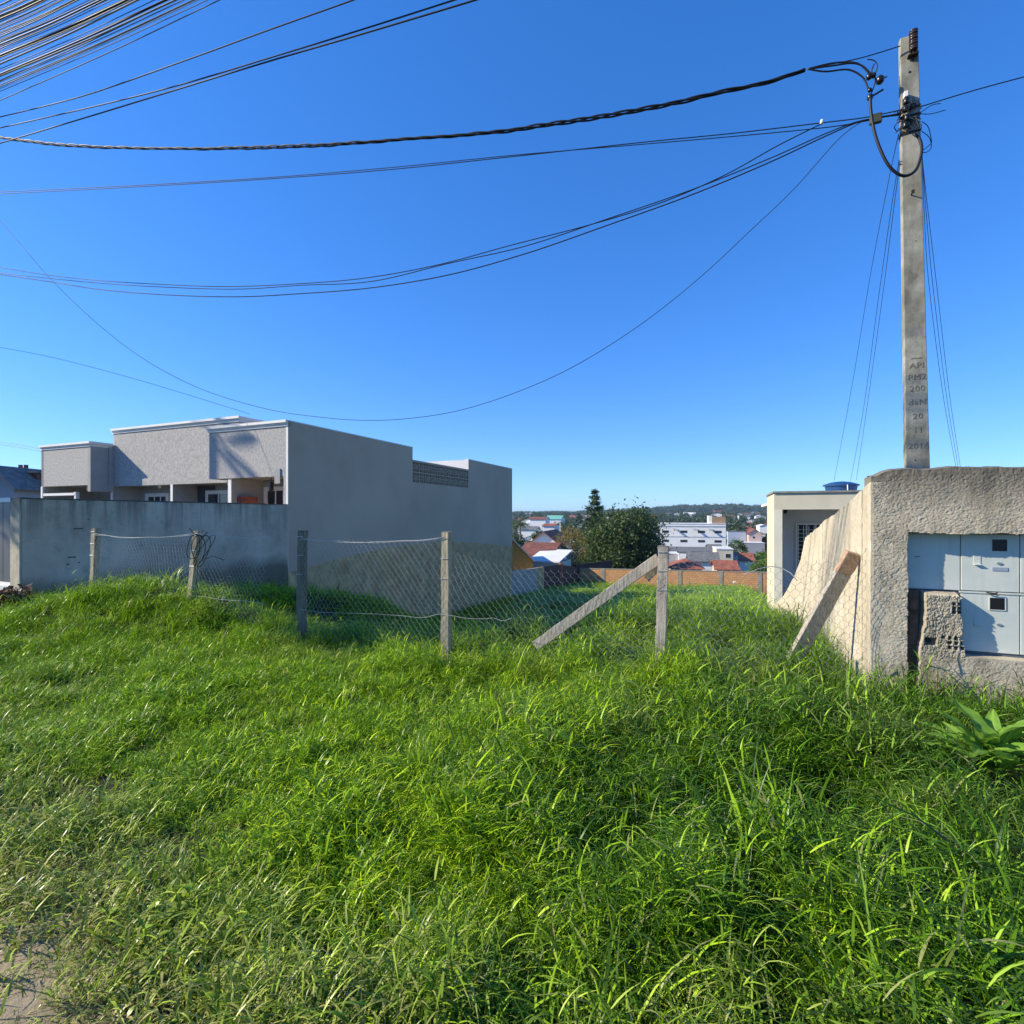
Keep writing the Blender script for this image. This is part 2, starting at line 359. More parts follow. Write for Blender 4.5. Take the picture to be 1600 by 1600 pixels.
def terr(a, b):
    a = np.asarray(a, float); b = np.asarray(b, float)
    ip = lambda T, q: np.interp(q, [p[0] for p in T], [p[1] for p in T])
    t = np.clip((a+12.35)/13.5, 0, 1)
    wl = np.interp(a, [-12.35, -10.4, -7.8], [1, 1, 0]); wr = np.interp(a, [-3.9, -1.4], [0, 1]); z = ip(LB, b)*wl + ip(RB, b)*wr + ip(MBD, b)*(1-wl-wr)
    tl = np.clip((-12.40-a)/.35, 0, 1)
    z = z*(1-tl) + ip(NL, b)*tl
    far = ip(FAR, b); tf = np.clip((b-44.6)/3.0, 0, 1)
    z = z*(1-tf) + far*tf
    x = a*CA + b*SA; y = -a*SA + b*CA
    near = np.clip((60-np.abs(b))/20, 0, 1)
    z = z + near*(.16*(fbm(x*.55, y*.55, 3)-.5) + .05*(fbm(x*2.3, y*2.3, 5)-.5))
    z = z + .58*np.exp(-(((x+5.9)/1.25)**2 + ((y-8.0)/1.0)**2)) + .22*np.exp(-(((x+4.3)/1.0)**2 + ((y-7.6)/.9)**2))
    z = z + .13*np.exp(-(((x-1.5)/.8)**2 + ((y-4.7)/.5)**2)) + .22*np.exp(-(((x-2.6)/1.2)**2 + ((y-9.0)/1.8)**2)) + .16*np.exp(-(((x-.6)/1.0)**2 + ((y-7.2)/.8)**2))
    hill = np.clip((b-900)/600, 0, 1)*(5*fbm(x/420, y/900, 21)+ 14*np.exp(-((x/np.maximum(y,1)-.40)/.20)**2))
    return z + hill*(1-np.clip((b-3500)/3000, 0, 1)) + np.clip((b-60)/60, 0, 1)*1.5*(fbm(x/60, y/60, 31)-.5)
def zg(X, Y):
    a, b = toAB(X, Y); return float(terr(a, b))
def axis_pts(lo, hi, st, far, gr=1.16):
    p = list(np.arange(lo, hi+1e-6, st)); d = st; q = hi
    while q < far: d *= gr; q += d; p.append(q)
    d = st; q = lo; pre = []
    while q > -far*.6: d *= gr; q -= d; pre.append(q)
    return np.array(pre[::-1]+p)
ga = axis_pts(-15, 8, .2, 4200); gb = axis_pts(-2, 48, .2, 4200)
ga = np.unique(np.concatenate([ga, [-12.41, -12.6, -12.75]])); 
GA, GB = np.meshgrid(ga, gb, indexing='ij')
GX = GA*CA + GB*SA; GY = -GA*SA + GB*CA
o = grid_obj('ground', GX, GY, terr(GA, GB), M['ground']); tag(o, kind='structure')
# ---------------------------------------------------------------- grey house, left
A0, B0 = -12.35, 11.75
house = lot('townhouse', 'modern grey single storey townhouses with stepped white cornice behind the low concrete wall', 'house', A0, B0)
ZT = 4.52
# side wall facing the empty lot: painted skin with a cut-out for the lattice, raw plinth below
S1, S2, S3 = 18.46-B0, 23.57-B0, 29.4-B0
m = MB(); T = .18
m.box(-T, 0, 0, S1, -.6, ZT); m.box(-T, 0, S1, S2, -.6, 3.04); m.box(-T, 0, S2, S3, -.6, ZT)
m.build('side_wall', M['side'], house)
MB().box(-T-.02, .012, -.012, S1+.01, ZT, ZT+.035).build('parapet_capping', M['white'], house)
MB().box(-T-.02, .012, S2-.01, S3+.012, ZT, ZT+.035).build('parapet_capping', M['white'], house)
# curved boundary between paint and raw render (z as function of depth along wall)
bl = [(0, -.12), (1.2, .05), (3.0, .22), (5.2, .38), (8, .42), (11, .30), (14, .05), (S3, -.30)]
nb = 90; yb = np.linspace(.0, S3, nb); zt_ = np.interp(yb, [p[0] for p in bl], [p[1] for p in bl]) + .02*(fbm(yb*1.5, yb*0, 41)-.5)
poly = [(y_, z_) for y_, z_ in zip(yb, zt_)] + [(S3, -5.2), (0, -5.2)]
vs = []; fs = []
for y_, z_ in zip(yb, zt_): vs += [(.014, y_, z_), (.014, y_, -5.6), (-T, y_, z_), (-T, y_, -5.6)]
for i in range(nb-1):
    q = i*4; fs += [(q, q+1, q+5, q+4), (q, q+4, q+6, q+2), (q+2, q+6, q+7, q+3)]
fs += [(0, 2, 3, 1), (nb*4-4, nb*4-3, nb*4-1, nb*4-2)]
MB().add(vs, fs).build('unpainted_wall_base', M['raw'], house)
# lattice of openwork blocks
lat_y0, lat_y1, lat_z0, lat_z1 = S1+.02, S2-.02, 3.04, 3.95
MB().box(-T+.02, .004, S1, S2, lat_z1, lat_z1+.06).build('lattice_capping', M['side'], house)
nbx, nbz = 10, 2; bw = (lat_y1-lat_y0)/nbx; bh = (lat_z1-lat_z0)/nbz
mb = MB(); f_ = .022
mb.box(-.1, 0, 0, bw, 0, f_); mb.box(-.1, 0, 0, bw, bh-f_, bh); mb.box(-.1, 0, 0, f_, f_, bh-f_); mb.box(-.1, 0, bw-f_, bw, f_, bh-f_)
for k in range(8):
    an = k*math.pi/4+math.pi/8; c_, s_ = math.cos(an), math.sin(an)
    r0, r1 = .035, .235; px_, pz_ = -s_*.014, c_*.014; cy, cz = bw/2, bh/2
    p = [(cy+c_*r0+px_, cz+s_*r0*.9+pz_), (cy+c_*r1+px_, cz+s_*r1*.9+pz_), (cy+c_*r1-px_, cz+s_*r1*.9-pz_), (cy+c_*r0-px_, cz+s_*r0*.9-pz_)]
    mb.prism(p, -.095, -.005)
    an2 = an+math.pi/8; q = [(cy+math.cos(an2+d)*rr, cz+math.sin(an2+d)*rr*.9) for d, rr in ((-.2, .12), (.2, .12), (.14, .15), (-.14, .15))]
    mb.prism(q, -.09, -.01)
bm_ = mb.mesh('lattice_block', M['side'])
for i in range(nbx):
    for j in range(nbz):
        o = bpy.data.objects.new('lattice_block', bm_); link(o, house); o.location = (0, lat_y0+i*bw, lat_z0+j*bh)
# street front: three bays over recessed porches
def cornice(x0, x1, y, z, ret_r=0, ret_l=0, h=.15):
    m = MB(); n = [(0.0, -.10, -.06), (0.0, .0, .0)]
    for k, (pr, dz0, dz1) in enumerate(((.03, -h, -h*.55), (.055, -h*.55, -h*.3), (.09, -h*.3, .035))):
        m.box(x0-(pr if ret_l else 0), x1+(pr if ret_r else 0), y-pr, y+.12, z+dz0, z+dz1)
        if ret_r: m.box(x1-.1, x1+pr, y+.12, y+ret_r, z+dz0, z+dz1)
    return m.build('cornice', M['white'], house)
def bay(x0, x1, y0, zb, zt, skin):
    m = MB(); m.box(x0, x1, y0, y0+.18, zb, zt); m.box(x0, x0+.15, y0+.18, 3.2, zb, zt); 
    m.build('front_parapet', M['facade'], house)
    MB().box(x0+.15, x1-.15, y0+.18, 1.75, zb+.02, zb+.14).build('porch_soffit', M['white_old'], house)
bay(-3.47, -T, 0, 2.84, ZT, 0); bay(-9.98, -3.05, .78, 2.78, 5.0, 0); bay(-13.3, -10.18, 0, 2.80, 4.42, 0)
MB().box(-10.18, -10.0, 0, 3.2, 2.55, 4.42).build('bay_side_wall', M['wall_in'], house)
cornice(-3.5, .0, 0, ZT); cornice(-10.02, -3.05, .78, 5.0, ret_r=2.0); cornice(-13.3, -10.0, 0, 4.42, ret_r=.74)
MB().box(-T, -.075, -.003, 0, .05, ZT-.15).build('corner_plaster', M['facade'], house)
MB().box(-T, .0, S2-.005, S2-.001, 2.9, ZT).build('rear_corner', M['white_old'], house)
MB().box(-.075, .004, -.006, 0, 0.05, ZT-.15).build('corner_edge', M['white'], house)
MB().box(-10.0, -10.0+.07, .60, .78, 2.6, 4.3).build('downpipe_chase', M['wall_in'], house)
MB().box(-12.9, -T, 1.75, 1.9, .1, 2.9).build('porch_wall', M['wall_in'], house)
MB().box(-13.3, -T, 3.0, 3.2, .1, 4.3).build('rear_wall', M['wall_in'], house)
MB().box(-13.2, -T-.01, 3.2, S1, 3.6, 3.75).build('flat_roof', M['wall_in'], house)
MB().box(-13.3, -13.12, 0, S3, 0, 4.4).build('far_side_wall', M['wall_in'], house)
MB().box(-4.6, -T, S2, S2+.15, 0, ZT).build('rear_block_front', M['white_old'], house)
MB().box(-4.6, -T, S2+.15, S3, 3.9, 4.05).build('rear_block_roof', M['wall_in'], house)
MB().box(-6, -T, S3-.15, S3-.002, -5, ZT).build('rear_block_back', M['side'], house)
MB().box(-4.6, -T-.03, S1+.02, S2-.02, 3.97, 4.02).build('yard_sun_blocker', M['wall_in'], house)  # unseen slab added to keep direct sun off the lattice
MB().box(-6.0, -5.8, S1, S2, 0, 3.6).build('yard_wall', M['white_old'], house)
MB().box(-6.0, -T, S1-.15, S1, 0, 4.3).build('front_block_rear_wall', M['wall_in'], house)
for x0, x1, y0, y1, zt2, ml in ((-6.58, -6.48, .80, 1.75, 2.78, 'wall_in'), (-10.08, -9.99, .76, 1.75, 2.78, 'wall_in'), (-2.62, -2.50, .05, 1.25, 2.84, 'wall_in')):
    pw = MB().box(x0, x1, y0, y1, .1, zt2).build('partition_wall', M[ml], house)
    MB().box(x0-.01, x1+.015, y0-.02, y0, .1, zt2).build('partition_edge', M['white'], pw)
MB().box(-13.3, -13.18, -.02, .12, .1, 2.8).build('porch_post', M['white'], house)
MB().box(-13.18, -11.0, -.01, .07, 2.42, 2.52).build('porch_beam', M['white'], house)
MB().box(-11.05, -10.95, -.0, .12, .1, 2.55).build('porch_post', M['white'], house)
MB().box(-.52, -.30, -.035, 0, 2.62, 3.08).build('meter_box', M['wall_in'], house)
def window(xc0, xc1, z0, z1, y, par, frame=.14, mul=2, deep=.0):
    w_ = MB(); w_.box(xc0, xc1, y-.06, y, z1-frame, z1); w_.box(xc0, xc0+frame, y-.06, y, z0, z1-frame); w_.box(xc1-frame, xc1, y-.06, y, z0, z1-frame)
    o = w_.build('window', M['white'], par)
    MB().box(xc0+frame, xc1-frame, y-.012, y-.006, z0, z1-frame).build('pane', M['glass'], o)
    s_ = MB()
    for k in range(1, mul): 
        xm = xc0+frame+(xc1-xc0-2*frame)*k/mul; s_.box(xm-.02, xm+.02, y-.03, y-.012, z0, z1-frame)
    s_.build('glazing_bar', M['white'], o); return o
YW = 1.75
for (p0, p1, zt2, mm) in ((114, 142, 2.46, 2), (229, 265, 2.53, 3), (323, 362, 2.58, 2)):
    a0 = kx(p0)*(B0+YW)-A0; a1 = kx(p1)*(B0+YW)-A0; window(a0, a1, .9, zt2, YW, house, mul=mm)
MB().box(-2.5, -T, 1.25, 1.38, .1, 2.83).build('porch_wall', M['wall_in'], house)
window(kx(414)*(B0+1.25)-A0, kx(449)*(B0+1.25)-A0, .9, 2.62, 1.25, house)
MB().box(-6.40, -5.5, 1.70, 1.745, .1, 2.75).build('dark_interior_panel', M['dark'], house)  # flat dark sheet stands in for the unlit porch interior
MB().box(-6.0, -5.45, 1.70, 1.74, .1, 2.3).build('porch_door', M['dark'], house)
bi = MB(); bi.box(-2.49, -2.25, .25, .85, 1.0, 2.26); bi.build('brick_barbecue', M['tile'], house)
lan = MB(); lan.tube([(-1.25, .5, 2.86), (-1.25, .5, 2.72)], .012, 6); lan.build('lantern', M['black'], house)
MB().lathe([(.02, 0), (.075, -.03), (.075, -.26), (.03, -.32)], (-1.25, .5, 2.72), 6).build('lantern_cage', M['black'], house)
for x_, y_ in ((-11.9, .9), (-7.7, 1.1), (-3.2, .5)):
    MB().lathe([(.05, 0), (.06, -.05), (.045, -.12)], (x_, y_, 2.80), 10).build('downlight', M['white'], house)

# ---------------------------------------------------------------- low concrete wall with its end pier, gate beyond
lw = lot('boundary_wall', 'low streaked concrete wall running from the lit pier back to the grey house', 'wall', A0, 5.34)
LW = B0-.01-5.34
n1, n2 = 110, 44
YY, ZZ = np.meshgrid(np.linspace(.02, LW, n1), np.linspace(-2.0, 1.955, n2), indexing='ij')
XX = .012*(fbm(YY*3, ZZ*3, 61, 4)-.5)
g = grid_obj('wall_face', XX, YY, ZZ, M['low'], lw)
m = MB(); m.box(-.16, -.008, .02, LW, -2, 1.955); m.build('wall_core', M['low'], lw)
cp = MB(); yy = np.linspace(.02, LW, 40)
for i in range(39): cp.box(-.165, .012, yy[i], yy[i+1]-.0005, 1.957, 1.975+.012*vnoise(yy[i]*3, 0, 9))
cp.build('wall_coping', simple('mossy coping', (.10, .10, .085), .4, 6, .95), lw)
MB().box(-.36, -.014, -.01, .15, -1, 1.99).build('end_pier', M['stucco'], lw, bevel=.012)
for y_, z_, ln in ((.85, 1.36, .16), (.75, .78, .14), (.72, .64, .05), (.93, .66, .03), (1.1, 1.55, .03), (1.15, .42, .03)):
    MB().box(.0, .0125, y_, y_+ln, z_, z_+.022).build('gouge', M['dark'], lw)
gt = lot('metal_gate', 'grey sheet metal gate with white top rail left of the concrete pier', 'gate', A0-.37, 5.42)
M['gate'] = simple('grey gate sheet', (.13, .135, .14), .12, .8, .35, .0)
for i in range(9):
    MB().box(-.45*(i+1)+.006, -.45*i-.006, 0, .03, .34, 1.90).build('panel', M['gate'], gt, bevel=.004)
MB().box(-4.1, 0, -.01, .05, 1.905, 1.99).build('top_rail', M['white'], gt)
MB().box(-4.1, 0, -.01, .05, .27, .335).build('bottom_rail', M['white'], gt)
MB().box(-4.1, 0, -.06, .10, -.5, .265).build('plinth', M['white_old'], gt)

# ---------------------------------------------------------------- right-hand stuccoed wall
AR, BR = 1.165, 5.37
rw = lot('stucco_wall', 'rough spattered stucco wall holding the meter cabinet in front of the concrete pole', 'wall', AR, BR)
WT = 2.04; AW = 4.5
OX0, OX1, OZ0, OZ1 = .262, AW-1.0, .50, 1.50                 # opening for meters
def worms(x, z, s=0):
    wx = x + .012*(fbm(x*40, z*40, 71+s, 3)-.5)*2; wz = z + .012*(fbm(x*40+9, z*40+4, 75+s, 3)-.5)*2
    r1 = 1-np.abs(2*fbm(wx*76, wz*104, 80+s, 4)-1)*2.4
    return np.clip(r1, -.4, 1)
xs = np.concatenate([np.arange(0, 1.75, .0065), np.arange(1.75, AW+.01, .03)]); zs = np.concatenate([np.arange(-.5, .25, .05), np.arange(.25, WT-.03, .0065), [WT-.012, WT]])
PX, PZ = np.meshgrid(xs, zs, indexing='ij')
edge = .018*(fbm(PZ*9, PZ*0, 93, 3)-.5)*2; edge2 = .014*(fbm(PX*9, PX*0, 95, 3)-.5)*2
PY = -.0052*worms(PX, PZ) - .012*(fbm(PX*4, PZ*4, 99)-.5)
PY = PY*np.clip(PX/.02, 0, 1)
topz = WT + .022*(fbm(PX[:, -1]*5, PX[:, -1]*0, 91, 4)-.5)*2 - .07*np.exp(-((PX[:, -1])/.09)**2); PZ2 = PZ.copy()
tw = np.clip((PZ-1.7)/(WT-1.7), 0, 1); PZ2 = PZ + tw*(topz[:, None]-WT)
cx = (PX[:-1, :-1]+PX[1:, 1:])/2; cz = (PZ[:-1, :-1]+PZ[1:, 1:])/2
ed = .018*(fbm(cz*9, cz*0, 93, 3)-.5)*2; ed2 = .016*(fbm(cx*7, cx*0, 95, 3)-.5)*2
inside = (cx > OX0+ed*.5) & (cx < OX1) & (cz > OZ0-.35) & (cz < OZ1+ed2)
inside2 = (cx > OX0+ed*.5) & (cx < OX1) & (cz > .46+ed2*.3) & (cz < OZ1+ed2)
inside2 |= (cx > OX0+ed*.5) & (cx < OX0+.10+ed) & (cz > .05) & (cz < .5)
grid_obj('wall_face', PX, PY, PZ2, M['stucco'], rw, keep=~inside2)
m = MB(); TH = .24
m.box(0, OX0-.012, .0, TH, -.5, WT-.05); m.box(OX0-.012, OX1, .0, TH, OZ1+.012, WT-.05); m.box(OX1+.005, AW, 0, TH, -.5, WT-.05)
m.box(OX0+.11, OX1, .0, TH, -.5, .43); m.box(OX0-.012, OX1+.005, .17, TH, -.45, OZ1+.01); m.build('wall_body', M['stucco'], rw)
cv = []; cf = []
xt = xs[::3]
for i, x_ in enumerate(xt):
    zt1 = np.interp(x_, xs, topz); y0_ = np.interp(x_, xs, PY[:, -1])
    cv += [(x_, y0_, zt1), (x_, .12, zt1+.02), (x_, TH, zt1-.02), (x_, TH, WT-.4)]
for i in range(len(xt)-1):
    for k in range(3): cf.append((i*4+k, i*4+4+k, i*4+5+k, i*4+1+k))
MB().add(cv, cf).build('wall_top', M['stucco'], rw, smooth=True)
# infill of mortar and broken hollow bricks, lower left of the opening
ix0, ix1, iz0, iz1 = .345, .655, .10, 1.0
IX, IZ = np.meshgrid(np.arange(0, 1.0001, 1/96), np.arange(iz0, iz1+.001, .0065), indexing='ij')
tt = (IZ-iz0)/(iz1-iz0)
lft = ix0 + .0 + .055*np.clip((tt-.45)/.55, 0, 1) + .022*(fbm(IZ*11, IZ*0, 101, 3)-.5)*2; rgt = ix1 + .035 - .06*tt + .010*(fbm(IZ*9, IZ*0, 103, 3)-.5)*2
IXX = lft + (rgt-lft)*IX
IY = .012 -.008*worms(IXX, IZ, 40) - .02*(fbm(IXX*9, IZ*9, 105)-.5)
IY = IY + .12*np.clip((.025-IX)/.025, 0, 1)**1.5 + .09*np.clip((IX-.965)/.035, 0, 1)**1.5 + .10*np.clip((tt-.97)/.03, 0, 1)**1.5
holes = []
for r_ in range(3):
    for c_ in range(2): holes.append((.585+c_*.036, .905-r_*.034, .013, .012))
for r_ in range(3):
    for c_ in range(4):
        if not (r_ > 0 and c_ == 0): holes.append((.515+c_*.042, .62-r_*.040, .013, .013))
holes.append((.425, .575, .040, .033))
for hx, hz, hw, hh in holes:
    q = np.maximum(np.abs(IXX-hx)/hw, np.abs(IZ-hz)/hh) + .25*(vnoise(IXX*120, IZ*120, 7)-.5)
    IY = np.where(q < 1, .14, IY)
fill = grid_obj('brick_infill', IXX, IY, IZ, M['stucco'], rw, smooth=False)
MB().box(OX0+.0, .36, .085, .17, .0, 1.0).build('recess_back', simple('shaded broken brick', (.10, .075, .055), .5, 14, .95, 0, .8, 40), rw)  # brick coloured dark for the shadow of the opening's lip
# stepped, curved side wall facing the lot
prof_px = [(1362, 752), (1352, 760), (1340, 772), (1325, 787), (1308, 801), (1292, 812), (1283, 820), (1281.5, 823), (1270, 832), (1259, 840), (1256, 856), (1252, 874), (1247, 888), (1242, 901), (1234, 916), (1226, 930), (1219, 938), (1211, 944)]
X0R = 1.264
prof = []
for px_, py_ in prof_px:
    d = X0R*800/(px_-1137); X = (px_-800)/800*d; b_ = toAB(X, d)[1]; prof.append((b_-BR, EYE+(805-py_)/800*d))
prof[0] = (0.0, prof[0][1])
dark_gaps = []
for px_ in (1348.5, 1286.5):
    d = X0R*800/(px_-1137); dark_gaps.append(toAB((px_-800)/800*d, d)[1]-BR)
ends = [-.001+0.0] + dark_gaps + [prof[-1][0]]
def ptop(y): return float(np.interp(y, [p[0] for p in prof], [p[1] for p in prof]))
for k in range(3):
    y0, y1 = ends[k]+(.013 if k else 0), ends[k+1]-(.013 if k < 2 else 0)
    nseg = max(6, int((y1-y0)/.03)); yy = np.linspace(y0, y1, nseg)
    nzz = 110; V = []; F = []
    for y_ in yy:
        zt1 = ptop(y_) + .02*(vnoise(y_*6, 0, 3)-.5)
        for j in range(nzz):
            z_ = -2.2 + (zt1+2.2)*j/(nzz-1)
            xo = -.004*float(worms(np.array([y_]), np.array([z_]), 50)[0]) - .003*float(fbm(y_*3, z_*3, 111)) if 0 < j else 0
            V.append((xo, y_, z_))
        V.append((.16, y_, zt1-.01)); V.append((.16, y_, -2.2))
    P = nzz+2
    for i in range(nseg-1):
        for j in range(P): F.append((i*P+j, i*P+(j+1) % P, (i+1)*P+(j+1) % P, (i+1)*P+j))
    F.append(tuple(range(P))[::-1]); F.append(tuple(range((nseg-1)*P, nseg*P)))
    MB().add(V, F).build('side_wall_segment', M['sidewall'], rw)
for j_ in dark_gaps: MB().box(.022, .15, j_-.02, j_+.02, -2, ptop(j_)-.03).build('dark_gap', M['dark'], rw)  # dark strips; the one nearest the corner stands for the leaning board's shadow

# meter cabinet in the opening
mc = lot('meter_cabinet', 'pale grey steel electricity meter cabinet recessed in the stucco wall', 'meter cabinet', AR, BR)
YP = .125
cols = [(.262, .662), (.668, 1.050), (1.056, 1.45), (1.456, 1.85)]
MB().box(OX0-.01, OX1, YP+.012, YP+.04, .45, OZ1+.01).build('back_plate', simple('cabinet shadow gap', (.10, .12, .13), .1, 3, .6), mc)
def door(x0, x1, z0, z1, win, label=None, small=True, flap=True):
    o = MB().box(x0, x1, YP, YP+.011, z0, z1).build('door', M['metal'], mc, bevel=.003)
    if win:
        wx, wz, ww, wh = win
        MB().box(wx, wx+ww, YP-.003, YP-.0005, wz, wz+wh).build('inspection_window', M['black'], o)
        f = MB(); t_ = .006
        f.box(wx-t_, wx+ww+t_, YP-.006, YP-.001, wz+wh, wz+wh+t_); f.box(wx-t_, wx+ww+t_, YP-.006, YP-.001, wz-t_, wz); f.box(wx-t_, wx, YP-.006, YP-.001, wz, wz+wh); f.box(wx+ww, wx+ww+t_, YP-.006, YP-.001, wz, wz+wh)
        f.build('window_rim', M['metal'], o)
    if flap:
        fx = x0+.085; fz = z0+.225
        MB().box(fx, fx+.045, YP-.004, YP-.0005, fz, fz+.075).build('latch_plate', M['metal'], o)
        MB().box(fx, fx+.045, YP-.022, YP-.0005, fz-.007, fz).build('latch_lip', M['metal'], o)
        ov = MB(); ov.prism([(fx+.165+.018*math.cos(t*math.pi/6), fz+.012+.010*math.sin(t*math.pi/6)) for t in range(12)], YP-.008, YP-.0005, 'y'); ov.build('lock_cover', paint('pale plastic', (.20, .24, .25), rough=.4), o)
    return o
door(.262, .662, 1.008, 1.49, None, flap=False)
MB().box(.345, .385, YP-.003, YP-.0005, 1.285, 1.291).build('slot', M['black'], mc)
d1 = door(.668, 1.050, 1.012, 1.49, (.872, 1.350, .098, .098))
d2 = door(.668, 1.050, .502, .990, (.858, .862, .098, .098))
door(1.056, 1.45, 1.012, 1.49, (1.25, 1.350, .098, .098)); door(1.056, 1.45, .502, .990, (1.25, .862, .098, .098))
door(1.456, 1.85, 1.012, 1.49, (1.65, 1.350, .098, .098)); door(1.456, 1.85, .502, .990, (1.65, .862, .098, .098))
lp = MB().box(.875, .975, YP-.004, YP-.0005, 1.185, 1.215).build('number_plate', paint('dull aluminium', (.33, .36, .42), rough=.5, metal=.3), d1)
MB().box(.655, 2.5, YP-.006, YP+.004, .992, 1.006).build('centre_rail', M['metal'], mc)
st = MB(); st.tube([(.83, YP-.02, 1.004), (.88, YP-.025, .998), (.905, YP-.02, .985)], .006, 5); st.tube([(.86, YP-.02, .99), (.90, YP-.03, 1.008)], .005, 5); st.build('wire_seal', M['iron'], mc)
MB().box(.66, 2.5, .0, YP+.01, .43, .475).build('sill', M['stucco'], mc)

# ---------------------------------------------------------------- concrete pole
pb_ = ray(1432.5, 742, 4.9); pt_ = ray(1419, 60, 4.9)
pole = lot('utility_pole', 'square weathered concrete service pole with cast lettering behind the stucco wall', 'utility pole', *toAB(pb_.x, pb_.y), 0)
lean = ((pt_-pb_).x)/(pt_.z-pb_.z)
def pc(z): 
    dx = lean*(z-pb_.z); return (dx*CA, dx*SA)
def hw(z): return .0935 - .0235*(z-pb_.z)/(pt_.z-pb_.z)
m = MB(); zs_ = np.linspace(-.5, pt_.z, 30)
V = []
for z in zs_:
    cx_, cy_ = pc(z); h = hw(z); d_ = h*.40; c_ = .005
    V += [(cx_-h+c_, cy_-d_, z), (cx_+h-c_, cy_-d_, z), (cx_+h, cy_-d_+c_, z), (cx_+h, cy_+d_, z), (cx_-h, cy_+d_, z), (cx_-h, cy_-d_+c_, z)]
F = []
for i in range(len(zs_)-1):
    for k in range(6): F.append((i*6+k, i*6+(k+1) % 6, (i+1)*6+(k+1) % 6, (i+1)*6+k))
F += [(5, 4, 3, 2, 1, 0), tuple(range(len(V)-6, len(V)))]
m.add(V, F).build('shaft', M['pole'], pole)
def lz(py): return EYE + (805-py)/800*4.9
M['letter'] = simple('cast letters', (.17, .16, .125), .3, 20, .95)
M['letter_pale'] = simple('worn cast letters', (.30, .29, .24), .3, 20, .95)
for txt, py_, sz, mt_ in (('API', 573, .074, 'letter'), ('PM2', 591, .076, 'letter'), ('200', 609, .076, 'letter'), ('daN', 630, .076, 'letter'), ('20', 652, .074, 'letter'), ('11', 673, .074, 'letter'), ('2016', 698, .074, 'letter')):
    tcv = bpy.data.curves.new('lettering', 'FONT'); tcv.body = txt; tcv.size = sz; tcv.align_x = 'CENTER'; tcv.align_y = 'CENTER'; tcv.extrude = .0012; tcv.space_character = 1.12
    tcv.materials.append(M[mt_]); tmp_ = bpy.data.objects.new('lettering source', tcv); C.objects.link(tmp_); bpy.context.view_layer.update(); tme_ = bpy.data.meshes.new_from_object(tmp_.evaluated_get(bpy.context.evaluated_depsgraph_get())); bpy.data.objects.remove(tmp_); to_ = bpy.data.objects.new('lettering', tme_); link(to_, pole)
    z = lz(py_); cx_, cy_ = pc(z); to_.location = (cx_+.006, cy_-hw(z)*.40-.0012, z); to_.rotation_euler = (R(90), 0, 0)
z = lz(562); cx_, cy_ = pc(z); MB().box(cx_-.04, cx_+.045, cy_-hw(z)*.40-.003, cy_-hw(z)*.40, z, z+.005).build('cast_line', M['letter'], pole)
def hole(py_, dx=0, r=.011):
    z = lz(py_); cx_, cy_ = pc(z); yy_ = cy_-hw(z)*.40
    o = MB().prism([(cx_+dx+r*math.cos(t*math.pi/5), z+r*math.sin(t*math.pi/5)) for t in range(10)], yy_-.002, yy_+.001, 'y').build('bolt_hole', M['black'], pole); return o
hole(116.5, -.001); hole(720, -.02, .006); hole(380, .02, .005)
# insulator rack at the top
z = lz(78); cx_, cy_ = pc(z); yf = cy_-hw(z)*.40
MB().box(cx_+.005, cx_+.035, yf-.012, yf, lz(100), lz(60)).build('insulator_bracket', M['iron'], pole)
for k, pz in enumerate((63, 71, 79, 87)):
    z = lz(pz); MB().lathe([(.018, -.022), (.036, -.016), (.036, -.006), (.020, 0), (.036, .006), (.036, .016), (.018, .022)], (cx_+.02, yf-.045, z), 14).build('insulator', M['porcelain'], pole, smooth=True)
mb = MB(); mb.tube([(cx_+.02, yf-.045, lz(94)), (cx_+.02, yf-.045, lz(58))], .008, 6); mb.box(cx_-.02, cx_+.06, yf-.05, yf, lz(94)-.01, lz(94)); mb.build('insulator_rod', M['iron'], pole)
# mid clamps
z = lz(170); cx_, cy_ = pc(z); yf = cy_-hw(z)*.40
h = hw(z)
for zz in (lz(172), lz(184), lz(210)): MB().box(cx_-h-.006, cx_+h+.006, yf-.006, cy_+h*.40+.006, zz-.009, zz+.009).build('steel_band', M['iron'], pole)
MB().box(cx_-h+.012, cx_-h+.045, yf-.05, yf-.004, lz(158), lz(149)).build('junction_box', M['white'], pole, bevel=.004)
for dx, pz in ((-.045, 164), (-.05, 176), (-.04, 190), (-.05, 201)):
    MB().lathe([(.012, -.03), (.026, -.022), (.018, 0), (.026, .022), (.012, .03)], (cx_+dx, yf-.035, lz(pz)), 12).build('spool_insulator', M['black'], pole, smooth=True)
rn = random.Random(5); tw = MB()
for k in range(16):
    p0 = Vector((cx_+rn.uniform(-.09, .02), yf-.03, lz(rn.uniform(168, 205)))); pts = [p0]
    for q in range(7): pts.append(pts[-1]+Vector((rn.uniform(-.03, .035), rn.uniform(-.012, .010), rn.uniform(-.04, .035))))
    pts = [Vector((min(max(p.x, cx_-.16), cx_+.07), min(p.y, yf-.008), p.z)) for p in pts]
    tw.tube(pts, .0045, 5)
tw.build('wire_tangle', M['cable'], pole, smooth=True)
st = MB(); z = lz(308); cx2, cy2 = pc(z); y2 = cy2-hw(z)*.40; st.tube([(cx2-.01, y2+.02, z), (cx2-.01, y2-.055, z+.01)], .006, 6); st.box(cx2-.022, cx2+.002, y2-.06, y2-.045, z-.01, z+.02); st.build('step_bolt', M['iron'], pole)

